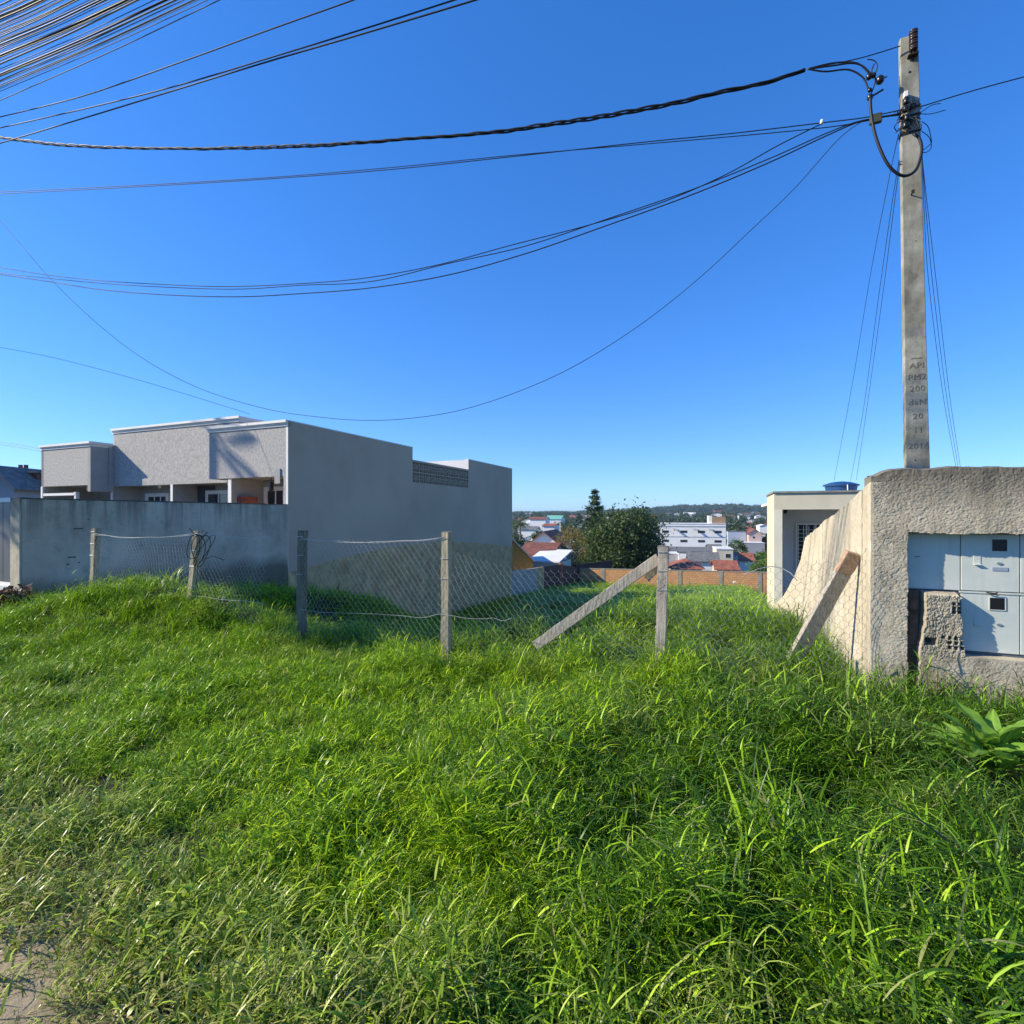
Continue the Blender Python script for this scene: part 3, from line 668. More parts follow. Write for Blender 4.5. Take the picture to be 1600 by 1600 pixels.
# ---------------------------------------------------------------- yellow house right of the lot
yh = lot('cream_house', 'cream two storey house with a deep balcony and blue water tank on its roof', 'house', kx(1209)*0+1.17, 15.55)
ZY = 2.24
zl = lambda py, d: EYE+(805-py)/800*d
m = MB()
W = 7.0; D = 2.6
m.box(0, W, 0, .18, 1.80, ZY); m.build('fascia', M['cream'], yh)
MB().box(0, .16, .18, D, -2.3, ZY).build('side_wall', M['cream'], yh)
MB().box(0, .20, .0, .18, -2.3, 1.80).build('corner_column', M['cream_pale'], yh)
MB().box(.16, W, D-.1, D, -2.3, ZY-.05).build('balcony_wall', M['white_old'], yh)
MB().box(.16, W-.2, .18, D-.1, 1.83, 1.93).build('balcony_ceiling', M['white_old'], yh)
MB().box(.2, W, .02, D-.1, -.75, -.60).build('balcony_floor', M['white_old'], yh)
MB().box(W-.2, W, .18, D, -2.3, ZY).build('end_wall', M['cream'], yh)
MB().box(-.03, W+.03, -.04, D+.03, ZY, ZY+.05).build('parapet_capping', simple('grey coping', (.24, .23, .20), .2, 6, .9), yh)
MB().box(.16, W, D-.12, D+6, ZY-.25, ZY-.15).build('flat_roof', M['white_old'], yh)
a_ = kx(1243)*(15.55+D-.1)-1.17; a2_ = kx(1292)*(15.55+D-.1)-1.17
wo = window(a_, a2_, -.15, 1.40, D-.1, yh, frame=.05, mul=3)
gr = MB()
for k in range(12): gr.box(a_+.05, a2_-.05, D-.19, D-.18, -.12+k*.12, -.11+k*.12)
for k in range(6): 
    xx = a_+.07+k*(a2_-a_-.14)/5; gr.box(xx-.008, xx+.008, D-.195, D-.19, -.15, 1.32)
gr.build('window_grille', M['white'], wo)
for x_ in (.30, 2.35): MB().lathe([(.03, 0), (.05, -.08), (.03, -.14)], (x_, .26, 1.83), 8).build('lamp', M['iron'], yh)
tk = ray(1314, 768, 17.2)
tank = thing('water_tank', 'round blue plastic water tank on the cream house roof', 'water tank', (tk.x, tk.y, tk.z-.12))
MB().lathe([(.42, 0), (.47, .28), (.50, .30)], (0, 0, 0), 28).build('tank_body', M['blue'], tank, smooth=False)
MB().lathe([(.53, .30), (.53, .34), (.30, .42), (.10, .45)], (0, 0, .0), 28).build('tank_lid', M['blue'], tank)
MB().tube([(-.12, -.52, .32), (-.12, -.54, -.1)], .015, 6).build('overflow_pipe', M['white'], tank)

# ---------------------------------------------------------------- back brick wall and left neighbour wall
bw_ = lot('brick_wall', 'orange hollow brick wall closing the far end of the grassy lot', 'wall', -12.2, 44.7)
LX = 19.0
def bwt(x): return EYE-4.77+.03*x - 1.62*0 - .0
zt0, zt1 = EYE-4.80, EYE-4.42
m = MB(); m.add([(0, 0, -7.5), (LX, 0, -7.5), (LX, .14, -7.5), (0, .14, -7.5), (0, 0, zt0), (LX, 0, zt1), (LX, .14, zt1), (0, .14, zt0)], [(0,3,2,1),(4,5,6,7),(0,1,5,4),(1,2,6,5),(2,3,7,6),(3,0,4,7)])
m.build('brickwork', M['brick'], bw_)
for px_ in (942, 1062, 1126, 1187):
    a_ = kx(px_)*44.7+12.2; zz = zt0+(zt1-zt0)*a_/LX
    MB().box(a_-.16, a_+.16, -.03, .17, -7.5, zz+.03).build('pillar', simple('wall pillar concrete', (.30, .27, .22), .2, 3, .9) if px_ == 942 else bpy.data.materials['wall pillar concrete'], bw_)
m = MB(); m.add([(0, -.01, zt0-.02), (LX, -.01, zt1-.02), (LX, .16, zt1-.02), (0, .16, zt0-.02), (0, -.01, zt0+.05), (LX, -.01, zt1+.05), (LX, .16, zt1+.05), (0, .16, zt0+.05)], [(0,3,2,1),(4,5,6,7),(0,1,5,4),(1,2,6,5),(2,3,7,6),(3,0,4,7)])
m.build('wall_capping', simple('concrete capping', (.26, .24, .20), .2, 3, .9), bw_)
nw = lot('neighbour_wall', 'shaded grey plaster and brick boundary wall beyond the grey house', 'wall', A0, 29.42)
def slab(y0, y1, z0, z1, mat, name, x=0):
    return MB().add([(x-.15, y0, -8), (x, y0, -8), (x, y1, -8), (x-.15, y1, -8), (x-.15, y0, z0), (x, y0, z0), (x, y1, z1), (x-.15, y1, z1)], [(0,3,2,1),(4,5,6,7),(0,1,5,4),(1,2,6,5),(2,3,7,6),(3,0,4,7)]).build(name, mat, nw)
zA, zB = EYE-3.5, EYE-4.0
slab(0, 4.5, zA, zA-.22, simple('grey neighbour plaster', (.44, .37, .30), .2, 1.2, .9), 'plastered_section')
slab(4.51, 6.0, zA-.22, zA-.28, M['raw'], 'rendered_section'); slab(6.01, 9.9, zA-.28, zB+.02, M['red_brick'], 'brick_section')
slab(9.91, 10.5, zB+.10, zB+.10, M['tile'], 'brick_pier', .03)
slab(10.51, 15.3, zB-.05, zB-.72, M['red_brick'], 'stepped_section')
nw2 = lot('garden_wall', 'dark red brick wall rising behind the corner of the orange wall', 'wall', A0-.2, 45.0)
MB().add([(0, .1, -8), (2.6, 2.6, -8), (2.6, 2.75, -8), (0, .25, -8), (0, .1, EYE-4.5), (2.6, 2.6, EYE-4.2), (2.6, 2.75, EYE-4.2), (0, .25, EYE-4.5)], [(0,3,2,1),(4,5,6,7),(0,1,5,4),(1,2,6,5),(2,3,7,6),(3,0,4,7)]).build('brickwork', M['red_brick'], nw2)
# ---------------------------------------------------------------- wire mesh fence
# posts: base/top in the world, measured along the street line
posts = [  # top px, base px, depth, half width, wood
    ((150.5, 825), (146, 935), 8.5, .052, 'wood'), ((310, 829), (294, 980), 7.5, .050, 'wood'), ((473, 829), (471, 1018), 6.74, .052, 'wood_dark'),  # third post gets darker wood to stand for the shade on it
    ((697.5, 831), (697.5, 1030), 5.9, .050, 'wood'), ((1037, 853), (1032, 1026), 4.96, .046, 'plank')]
fence = lot('wire_fence', 'sagging hexagonal wire mesh fence on rough wooden posts across the lot', 'fence', *toAB(-.76, 5.9), 0)
fo = Vector(fence.location)
def loc(p):
    q = Vector(p)-fo; return Vector((q.x*CA-q.y*SA, q.x*SA+q.y*CA, q.z))
ptops = []; pbots = []
for k, ((tx, ty), (bx, by), d, h, mt_) in enumerate(posts):
    t = ray(tx, ty, d); b = ray(bx, by, d); dr = (b-t); b = b + dr.normalized()*.45
    T_, B_ = loc(t), loc(b); ptops.append(T_); pbots.append(B_)
    V = []; F = []; n = 14
    for i in range(n):
        f = i/(n-1); c = T_.lerp(B_, f)
        for sx_, sy_ in ((-1, -1), (1, -1), (1, 1), (-1, 1)):
            j = .006*(vnoise(i*.9+k*7, sx_*3+sy_*5, 13)-.5)*2
            V.append((c.x+sx_*(h+j), c.y+sy_*(h*.85+j), c.z))
    for i in range(n-1):
        for q in range(4): F.append((i*4+q, i*4+(q+1) % 4, (i+1)*4+(q+1) % 4, (i+1)*4+q))
    F += [(0, 1, 2, 3), tuple(range(n*4-4, n*4))[::-1]]
    po = MB().add(V, F).build('fence_post', M[mt_], fence, bevel=.004, label={2: 'dark shaded fence post', 4: 'sawn fence post carrying the slanting brace'}.get(k))
    if mt_ != 'wood_dark' or True:
        for q in range(3): 
            nl = MB(); c = T_.lerp(B_, .04+.12*q); nl.tube([(c.x-h*1.05, c.y-h, c.z), (c.x+h*1.05, c.y-h, c.z+.004)], .0035, 4)
            nl.build('tie_wire', M['wire'], po)
def beam(p, q, wd, th, n=12, seed=0, wdir=None):
    p, q = Vector(p), Vector(q); t = (q-p).normalized(); s = (wdir or Vector((0, 1, 0))).cross(t).normalized(); u_ = t.cross(s).normalized()
    V = []; F = []
    for i in range(n):
        c = p.lerp(q, i/(n-1))
        for a_, b_ in ((-1, -1), (1, -1), (1, 1), (-1, 1)):
            j = .004*(vnoise(i*.8+seed, a_*3+b_*7, 19)-.5)*2; V.append(c + s*a_*(wd/2+j) + u_*b_*(th/2+j))
    for i in range(n-1):
        for k in range(4): F.append((i*4+k, i*4+(k+1) % 4, (i+1)*4+(k+1) % 4, (i+1)*4+k))
    F += [(3, 2, 1, 0), tuple(range(n*4-4, n*4))]
    return MB().add(V, F)
# slanting brace nailed to the post near the middle of the lot
b0 = loc(ray(1030, 872, 5.04)); b1 = loc(ray(848, 1001, 5.6)); 
b1 = b0+(b1-b0)*1.07
beam(b0, b1, .105, .045, seed=3).build('brace', M['plank'], fence, bevel=.003)
b2 = loc(ray(1034, 880, 5.16)); b3 = loc(ray(1010, 905, 5.2)); beam(b2, b3, .07, .03, seed=5).build('brace_offcut', M['wood_dark'], fence, bevel=.003)
# leaning board against the side wall
lb0 = ray(1334, 864, 4.86); lb1 = ray(1250, 1014, 5.25)
tb = loc(lb0); 
lbo = thing('leaning_board', 'thick old timber board leaning on the cream side wall with reddish broken top', 'board', (lb1.x, lb1.y, lb1.z))
q0 = Vector((0, 0, 0)) + (lb1-lb0).normalized()*.35; q1 = lb0-lb1; mid_ = q1*.80
beam(q0, mid_, .150, .06, seed=9, n=16).build('board', M['plank'], lbo, bevel=.004)
beam(mid_, q1, .150, .06, seed=11, n=5).build('broken_top', M['plank_red'], lbo, bevel=.006)
# top and middle strands, double
def sag(p, q, s, n=18, wob=.012, seed=0):
    p, q = Vector(p), Vector(q); P = []
    for i in range(n+1):
        t = i/n; c = p.lerp(q, t); c.z -= 4*s*t*(1-t); c.z += wob*(vnoise(t*7+seed, seed, 23)-.5)*2; c.y += wob*(vnoise(t*5+seed, seed+4, 29)-.5); P.append(c)
    return P
wall_end = loc(on_b(1352, 930, BR)); 
tops = [Vector((p.x, p.y-.06, p.z)) for p in ptops]
anch = [(.07, .02), (.04, .03), (.06, .05), (.06, .08), (.03, 0)]
strand_top = []
for k in range(3):
    a_, b_ = ptops[k].copy(), ptops[k+1].copy(); a_.y -= .05; b_.y -= .05
    a_.z -= (.11, .05, .11)[k]; b_.z -= (.05, .07, .06)[k]
    if k == 1: b_ = a_.lerp(b_, .74); b_.z -= .02
    for j in range(2): MB().tube(sag(a_+Vector((0, 0, .012*j)), b_, (.05, .02, .05)[k]+.012*j, seed=k*3+j), .0024, 5).build('wire_strand', M['wire_pale'], fence, smooth=True)
for k in range(5):
    if k < 4: a_, b_ = ptops[k].lerp(pbots[k], .50), ptops[k+1].lerp(pbots[k+1], .50)
    else: continue
    if k == 0: a_ = a_.lerp(b_, .4); a_.z += .02
    if k == 1: b_ = a_.lerp(b_, .72)
    if k == 3: b_ = a_.lerp(b_, .36)
    a_ = a_.copy(); b_ = b_.copy(); a_.y -= .055; b_.y -= .055
    MB().tube(sag(a_, b_, .02, wob=.03, seed=40+k), .0022, 5).build('wire_strand', M['wire_pale'], fence, smooth=True)
# hexagonal netting
def netting(p_top0, p_top1, p_bot0, p_bot1, droop, cell, seed, u1=1.0, bulge=.05, skew=0.0, rad=.0012):
    p_top0, p_top1, p_bot0, p_bot1 = map(Vector, (p_top0, p_top1, p_bot0, p_bot1))
    W = (p_top1-p_top0).length; H = (p_top0-p_bot0).length
    nx = int(W/cell); nz = int(H/(cell*.64)); V = {}; E = set(); s = cell
    def P(u, v):
        t = p_top0.lerp(p_top1, u); b = p_bot0.lerp(p_bot1, u); c = t.lerp(b, v)
        c.z -= droop*4*u*(1-u)*(1-.5*v)
        c.x += .09*(vnoise(u*W*1.5+seed, v*2.5, 33)-.5) + skew*v*u*(1-u)*4
        c.z += .10*(vnoise(u*W*1.3+seed, v*2.2+5, 35)-.5)
        c.y += bulge*(vnoise(u*W*1.6+seed, v*2.1, 37)-.5)*2 - .045
        return c
    segs = []
    rw_ = cell*.78
    for j in range(nz+1):
        v0 = j/nz
        for i in range(nx+1):
            off = .5 if j % 2 else 0
            u = (i+off)/nx
            if u > u1: continue
            # hexagon row: vertical twist then two diagonals
            h1 = .42/nz; c = P(u, v0-h1*.5); d = P(u, v0+h1*.5); segs.append((c, d, 1.5))
            if j < nz:
                for s_ in (-.5, .5):
                    u2 = u+s_/nx
                    if 0 <= u2 <= u1: segs.append((d, P(u2, (j+1)/nz-h1*.5), 1.0))
    m = MB()
    for p, q, k in segs:
        if rnd.random() < .006: continue
        t = (q-p); 
        if t.length < 1e-5: continue
        a = t.cross(Vector((.3, 1, .2))).normalized(); b = t.normalized().cross(a); r = rad*k
        ring = [a*r, (a*-.5+b*.87)*r, (a*-.5-b*.87)*r]
        m.add([p+x for x in ring]+[q+x for x in ring], [(0, 1, 4, 3), (1, 2, 5, 4), (2, 0, 3, 5)])
    return m
zl_ = .14
def lo(p, z): return Vector((p.x, p.y, z))
pn = []
def drop(k, a=.1): p = ptops[k].copy(); p.z -= a; return p
M['net'] = simple('netting wire', (.34, .33, .30), .25, 6, .5, .2)
M['net_dark'] = simple('rusted netting wire', (.16, .13, .10), .2, 6, .6, .3)
netting(drop(0, .13), drop(1, .11), lo(pbots[0], .12), lo(pbots[1], -.22), .05, .072, 1).build('wire_mesh', M['net'], fence)
netting(drop(1, .12), drop(2, .13), lo(pbots[1], -.22), lo(pbots[2], -.32), .03, .072, 2, u1=.74).build('wire_mesh', M['net'], fence)
netting(drop(2, .08), drop(3, .08), lo(pbots[2], -.28), lo(pbots[3], -.22), .05, .075, 3).build('wire_mesh', M['net'], fence)
netting(drop(3, .22), drop(4, .28), lo(pbots[3], -.25), lo(pbots[4], -.1), .10, .080, 4, bulge=.09, skew=.1).build('wire_mesh', M['net'], fence)
e0 = loc(on_b(1352, 850, BR-.06)); e0.z = 1.35
netting(drop(4, .04), e0, lo(pbots[4], -.1), lo(e0, -.1), .16, .080, 5, bulge=.12, skew=.12, rad=.0013).build('wire_mesh', M['net'], fence)
# curl of loose wire beyond the post and along the side wall
cw = MB(); cw.tube([loc(ray(1162, 898, 4.9)), loc(ray(1185, 889, 4.95)), loc(ray(1205, 885, 5.0)), loc(ray(1222, 888, 5.0)), loc(ray(1236, 896, 4.95)), loc(ray(1246, 908, 4.9))], .004, 5); cw.build('loose_wire', M['wire_pale'], fence, smooth=True)
# cable coil hung on the second post
cl = thing('cable_coil', 'tangled black cable coil hanging from the leaning fence post', 'cable', tuple(ray(312, 836, 7.42)))
m = MB()
for k, (rx, rz_, dx, ph) in enumerate(((.09, .20, .02, 0), (.11, .23, .07, .5), (.15, .22, .10, 1.1), (.10, .17, -.05, .2))):
    pts = [Vector((dx+rx*math.sin(t/20*2*math.pi+ph)*1.0, -.06-.02*math.cos(t*.8+k), -rz_+rz_*math.cos(t/20*2*math.pi))) for t in range(21)]
    m.tube(pts, .0055, 6)
m.build('loop', M['cable'], cl, smooth=True)
m = MB(); m.tube([(.0, -.07, -.42), (.02, -.08, -.55), (-.01, -.06, -.68), (.03, -.07, -.80)], .005, 6); m.tube([(-.12, -.05, .10), (-.04, -.07, .02), (.08, -.06, -.02), (.14, -.04, .04)], .006, 5); m.tube([(0.05, -.07, -.38), (.22, -.06, -.30), (.38, -.05, -.36)], .005, 5)
m.build('loose_end', M['cable'], cl, smooth=True)

# ---------------------------------------------------------------- overhead wires
def smooth_pts(P, n=10):
    out_ = []
    for i in range(len(P)-1):
        p0 = P[max(i-1, 0)]; p1 = P[i]; p2 = P[i+1]; p3 = P[min(i+2, len(P)-1)]
        for k in range(n):
            t = k/n; out_.append(.5*((2*p1)+(p2-p0)*t+(2*p0-5*p1+4*p2-p3)*t*t+(3*p1-p0-3*p2+p3)*t**3))
    out_.append(P[-1]); return out_
def plane_pt(px, py, P, Q):                     # point of sight line on the vertical plane through plan points P, Q
    r = (px-800)/800; dx, dy = Q[0]-P[0], Q[1]-P[1]
    s = (r*P[1]-P[0])/(dx-r*dy); Y = P[1]+s*dy
    return Vector((P[0]+s*dx, Y, EYE+(805-py)/800*Y))
PP = (pt_.x-.05, 4.86); EL = (-21.7, 12.8)
def span(pts, P=None, Q=None, b=None):
    if b is not None: P_ = AB(0, b); Q_ = AB(-10, b); V = [plane_pt(x, y, P_, Q_) for x, y in pts]
    else: V = [plane_pt(x, y, P, Q) for x, y in pts]
    return smooth_pts(V)
def wire(pts, r, name, label, cat='cable', group=None, mat='cable', ext0=12, ext1=0, **k):
    V = span(pts, **k)
    if ext0: V = [V[0]+(V[0]-V[1]).normalized()*ext0] + V
    if ext1: V = V + [V[-1]+(V[-1]-V[-2]).normalized()*ext1]
    o = MB().tube(V, r, 5).build(name, M[mat], None, smooth=True); return tag(o, label, cat, group)
# twisted triplex drop cable
core = span([(0, 215), (80, 225), (160, 230), (250, 232), (340, 232), (500, 227), (640, 217), (760, 208), (870, 193), (1000, 172), (1120, 146), (1200, 128), (1262, 108)], P=PP, Q=EL)
core = [core[0]+(core[0]-core[1]).normalized()*12]+core
tri = thing('service_cable', 'thick twisted black service cable sweeping from the pole across the sky', 'cable', tuple(core[-1]))
def resample(P, st):
    o_ = [P[0]]; acc = 0
    for i in range(1, len(P)):
        seg = (P[i]-P[i-1]).length; q = P[i-1]
        while acc+seg >= st:
            f = (st-acc)/seg; q = q.lerp(P[i], f); o_.append(q); seg = (P[i]-q).length; acc = 0
        acc += seg
    return o_
cs = resample(core, .035); off = Vector(core[-1])
for s_ in range(3):
    pts = []
    for i, p in enumerate(cs):
        t = (cs[min(i+1, len(cs)-1)]-cs[max(i-1, 0)]).normalized(); a = t.cross(Vector((0, 0, 1))).normalized(); b = t.cross(a)
        ph = i*.035/.80*2*math.pi + s_*2*math.pi/3 + 1.2*math.sin(i*.021); rr = .0135*(1+.35*math.sin(i*.05+s_)); pts.append(p+a*math.cos(ph)*rr+b*math.sin(ph)*rr-off)
    end = [core[-1]-off] + [plane_pt(x, y, PP, EL)-off for x, y in {0: [(1300, 99), (1335, 98), (1352, 108), (1360, 122)], 1: [(1300, 103), (1330, 99), (1347, 103), (1361, 116)], 2: [(1290, 112), (1325, 109), (1348, 121), (1357, 140)]}[s_]]
    MB().tube(pts, .0095, 6).build('strand', M['cable'], tri, smooth=True)
    MB().tube(smooth_pts(end, 6), .0075, 6).build('cable_end', M['cable'], tri, smooth=True)
m = MB(); m.tube(smooth_pts([plane_pt(x, y, PP, EL)-off for x, y in [(1262, 107), (1340, 92), (1407, 72)]], 6), .005, 5); m.build('messenger_wire', M['cable'], tri, smooth=True)
m = MB(); m.tube(smooth_pts([plane_pt(x, y, PP, EL)-off for x, y in [(1355, 93), (1366, 95), (1371, 104), (1366, 118)]], 6), .005, 5); m.tube(smooth_pts([plane_pt(x, y, PP, EL)-off for x, y in [(1366, 100), (1362, 112), (1368, 124), (1362, 145)]], 6), .006, 5); m.build('jumper_wire', M['cable'], tri, smooth=True)
for (x, y, r_) in ((1358, 120, .026), (1375, 125, .034), (1365, 118, .022), (1359, 141, .018), (1359.5, 152, .026)):
    c = plane_pt(x, y, PP, EL)-off; MB().lathe([(r_*.5, -r_*1.1), (r_, -r_*.6), (r_, r_*.5), (r_*.5, r_*1.1)], tuple(c), 9).build('connector', M['black'], tri, smooth=True)
m = MB(); a_ = plane_pt(1362, 151, PP, EL)-off; b_ = plane_pt(1380, 140, PP, EL)-off; m.tube([a_, b_], .009, 6); a_ = plane_pt(1375, 124, PP, EL)-off; b_ = plane_pt(1386, 120, PP, EL)-off; m.tube([a_, b_], .006, 6); m.build('connector_pin', M['black'], tri)
# big drip loop
PD = (pb_.x, 4.72)
lp_ = smooth_pts([ray(1360, 153, 4.75), ray(1361, 175, 4.74), ray(1366, 205, 4.72), ray(1374, 230, 4.70), ray(1386, 255, 4.68), ray(1400, 270, 4.67), ray(1415, 275, 4.66), ray(1430, 267, 4.66), ray(1438, 248, 4.68), ray(1440, 230, 4.70), ray(1436, 216, 4.74), ray(1428, 210, 4.78)], 8)
dl = tag(MB().tube(lp_, .0125, 8).build('drip_loop', M['cable'], None, smooth=True), 'heavy black cable loop hanging below the pole connectors', 'cable')
wire([(0, 303), (180, 294), (400, 281), (600, 266), (800, 245), (1000, 223), (1150, 208), (1285, 192), (1350, 184), (1408, 172)], .0052, 'telephone_wire', 'upper of two nearly straight thin wires reaching the pole clamps', P=PP, Q=EL)
wire([(0, 300), (180, 291.5), (400, 279), (600, 263), (800, 243), (1000, 226), (1150, 213), (1285, 200), (1350, 190), (1408, 177)], .0045, 'telephone_wire', 'lower of two nearly straight thin wires reaching the pole clamps', P=PP, Q=EL)
wire([(0, 418), (75, 430), (160, 439), (260, 445), (350, 448), (440, 445), (560, 436), (680, 415), (800, 383), (920, 352), (1030, 318), (1130, 275), (1215, 228), (1285, 193)], .0055, 'sagging_wire', 'sagging black wire tied to the white clip beside the pole', P=PP, Q=EL)
wire([(0, 429), (75, 440), (160, 453), (260, 461), (370, 464), (470, 459), (580, 450), (700, 430), (820, 397), (950, 352), (1080, 305), (1200, 255), (1290, 213), (1345, 190), (1405, 178)], .0065, 'sagging_wire', 'lowest of the three black wires sagging from the pole', P=PP, Q=EL)
wire([(0, 427), (75, 435), (160, 443), (260, 449), (370, 452), (470, 446), (580, 440), (700, 412), (820, 385), (950, 342), (1080, 297), (1200, 249), (1290, 209), (1345, 189), (1405, 180)], .0055, 'sagging_wire', 'middle of the three black wires sagging from the pole', P=PP, Q=EL)
wire([(0, 345), (35, 385), (80, 437), (140, 495), (200, 544), (260, 582), (330, 614), (420, 640), (500, 652), (570, 657), (640, 654), (720, 641), (810, 612), (900, 571), (1000, 508), (1090, 437), (1170, 363), (1240, 296), (1310, 218), (1350, 188)], .0036, 'thin_wire', 'hair thin wire drooping deep almost to the grey roof', P=PP, Q=EL)
PR = (on_b(430, 650, 11.8).x, on_b(430, 650, 11.8).y)
wire([(0, 543), (70, 556), (140, 573), (220, 595), (300, 619), (390, 647)], .006, 'house_drop_wire', 'thin wire running down to the grey house parapet', P=(-6.9-1.2, 16.3), Q=(-30, 14))
for dy in (0, 4): wire([(0, 691+dy), (30, 695+dy), (66, 702+dy)], .009, 'house_drop_wire', ('upper' if dy == 0 else 'lower')+' of two short wires ending at the left grey bay', P=(-17.9, 20.6), Q=(-40, 30), mat='cable_grey_lit')
wire([(1410, 176), (1432, 169), (1500, 148), (1560, 131), (1640, 110)], .0052, 'telephone_wire', 'single wire leaving the pole towards the upper right', P=(3.85, 4.86), Q=(9, 4.2), ext0=0, ext1=14)
# wires down from the pole to the houses behind
def drop_wire(pts, d0, d1, r, label, group=None):
    n = len(pts); V = smooth_pts([ray(x, y, d0+(d1-d0)*((i/(n-1)))) for i, (x, y) in enumerate(pts)])
    return tag(MB().tube(V, r, 5).build('drop_wire', M['cable'], None, smooth=True), label, 'cable', group)
drop_wire([(1404, 210), (1388, 285), (1360, 430), (1330, 610), (1303, 752)], 4.9, 15, .0042, 'leftmost thin wire falling from the pole to the blue tank')
drop_wire([(1405, 250), (1392, 330), (1372, 470), (1349, 640), (1329, 752)], 4.9, 15, .0042, 'middle thin wire falling from the pole to the tank roof')
drop_wire([(1406, 255), (1396, 330), (1378, 470), (1357, 620), (1338, 750)], 4.9, 15, .0042, 'right thin wire falling from the pole to the tank roof')
for k, (x1, y1, l) in enumerate(((1497, 742, 'inner wire of the bundle dropping right of the pole'), (1499, 742, 'middle wire of the bundle dropping right of the pole'), (1501, 742, 'outer wire of the bundle dropping right of the pole'))):
    drop_wire([(1440, 222+9*k), (1444+k*3, 330), (1452+k*6, 450), (1474+k*5, 620), (x1-1+k*1.2, y1)], 4.92, 12, .0038, l)
mk = MB(); p = plane_pt(1284, 191, PP, EL); mk.lathe([(.010, -.022), (.020, -.01), (.012, .022)], (0, 0, 0), 8); o = mk.build('wire_clip', M['white'], None, smooth=True); o.location = p; tag(o, 'small white anchor clip on the wires left of the pole', 'clip')
o = MB().box(-.05, .05, -.02, .02, -.045, .045).build('splice_box', simple('olive box', (.06, .07, .04), .2, 8, .6), None, bevel=.006); o.location = plane_pt(1368, 186, PP, EL); o.rotation_euler = (0, 0, RZ); tag(o, 'small olive splice box on the wires beside the pole', 'splice box')
loopw = MB()
for pts in (((1440, 205), (1452, 215), (1455, 230), (1448, 238), (1440, 238)), ((1440, 190), (1450, 198), (1455, 218), (1454, 225), (1441, 236)), ((1436, 178), (1455, 165), (1470, 162)), ((1436, 178), (1455, 178), (1478, 172))):
    loopw.tube(smooth_pts([ray(x, y, 4.9) for x, y in pts], 6), .0035, 5)
tag(loopw.build('loose_wire_ends', M['cable'], None, smooth=True), 'small loose wire curls on the right edge of the pole', 'cable')
# street line cables, upper left
wire([(0, 183), (130, 150), (280, 98), (420, 47), (555, -1), (640, -34)], .0062, 'street_cable', 'single thin cable highest of the three separate ones upper left', b=3.6, mat='cable', ext0=18, ext1=12)
wire([(0, 200), (150, 166), (280, 133), (420, 91), (560, 48), (735, -8), (800, -30)], .0062, 'street_cable', 'lighter cable converging with a darker one toward the top edge', b=3.5, ext0=18, ext1=12)
wire([(0, 224), (90, 197), (160, 176), (280, 139), (420, 96), (560, 55), (750, -2), (810, -22)], .0068, 'street_cable', 'darker lowest cable of the separate street cables upper left', b=3.5, ext0=18, ext1=12)
rb = random.Random(3)
L0 = [157, 136, 119, 100, 87, 73, 64, 52, 40, 27, 17, 143, 139, 133, 128, 126, 116, 111, 108, 95, 90, 83, 79, 76, 70, 66, 62, 58, 55, 50, 46, 43, 38, 34, 30, 24, 19, 14, 8]
for i, y0 in enumerate(L0):
    x1 = y0*2.22 + rb.uniform(-1, 1)*min(10, y0*.12); dark = rb.random() < .45; r_ = rb.choice([.003, .0035, .0045, .005, .008]) if i not in (4, 9) else .012
    bpl = 3.1+rb.uniform(-.15, .25); md = .5*y0+rb.uniform(.5, 3); s_ = y0/x1
    sg_ = min(3, y0*.03); pts = [(-90, y0+90*s_*.97), (0, y0), (x1*.5, y0*.5+sg_), (x1, 0), (x1+90, -90*s_*1.03)]
    wire(pts, r_, 'street_cable', 'one of the many cables bunched along the street line, upper left corner', group='bundle of street cables', mat='cable' if dark else 'cable_grey_lit', b=bpl, ext0=18, ext1=12)  # paler cables in the bunch imitate sunlit ones
# ---------------------------------------------------------------- trees
def leaves_mesh(name, cen, size, mat, seed=0, flat=.0, aspect=.55):
    g = np.random.default_rng(seed); n = len(cen); cen = np.asarray(cen, float)
    d = g.normal(size=(n, 3)); d[:, 2] *= (1-flat); d /= np.linalg.norm(d, axis=1)[:, None]
    e_ = g.normal(size=(n, 3)); e_ -= (e_*d).sum(1)[:, None]*d; e_ /= np.linalg.norm(e_, axis=1)[:, None]
    s = (size*(.6+.8*g.random(n)))[:, None]; nrm = np.cross(d, e_)
    v = np.stack([cen-d*s*.5, cen+e_*s*aspect*.5+nrm*s*.08, cen+d*s*.5, cen-e_*s*aspect*.5+nrm*s*.08], 1).reshape(-1, 3)
    f = np.arange(n*4).reshape(n, 4); r = np.repeat(g.random(n), 4)
    return np_mesh(name, v, f, mat, False, {'rnd': r})
def clumps(g, cx, rx, rz, n, per, spread, shell=.55, squash=1.0):
    P = []
    for i in range(n):
        u = g.normal(size=3); u /= np.linalg.norm(u); r = (shell+(1-shell)*g.random()**.5)
        c = np.array([cx[0]+u[0]*rx*r, cx[1]+u[1]*rx*r, cx[2]+u[2]*rz*r])
        P.append(c + g.normal(size=(per, 3))*spread*(.6+.8*g.random())*np.array([1, 1, .75*squash]))
    return np.concatenate(P)
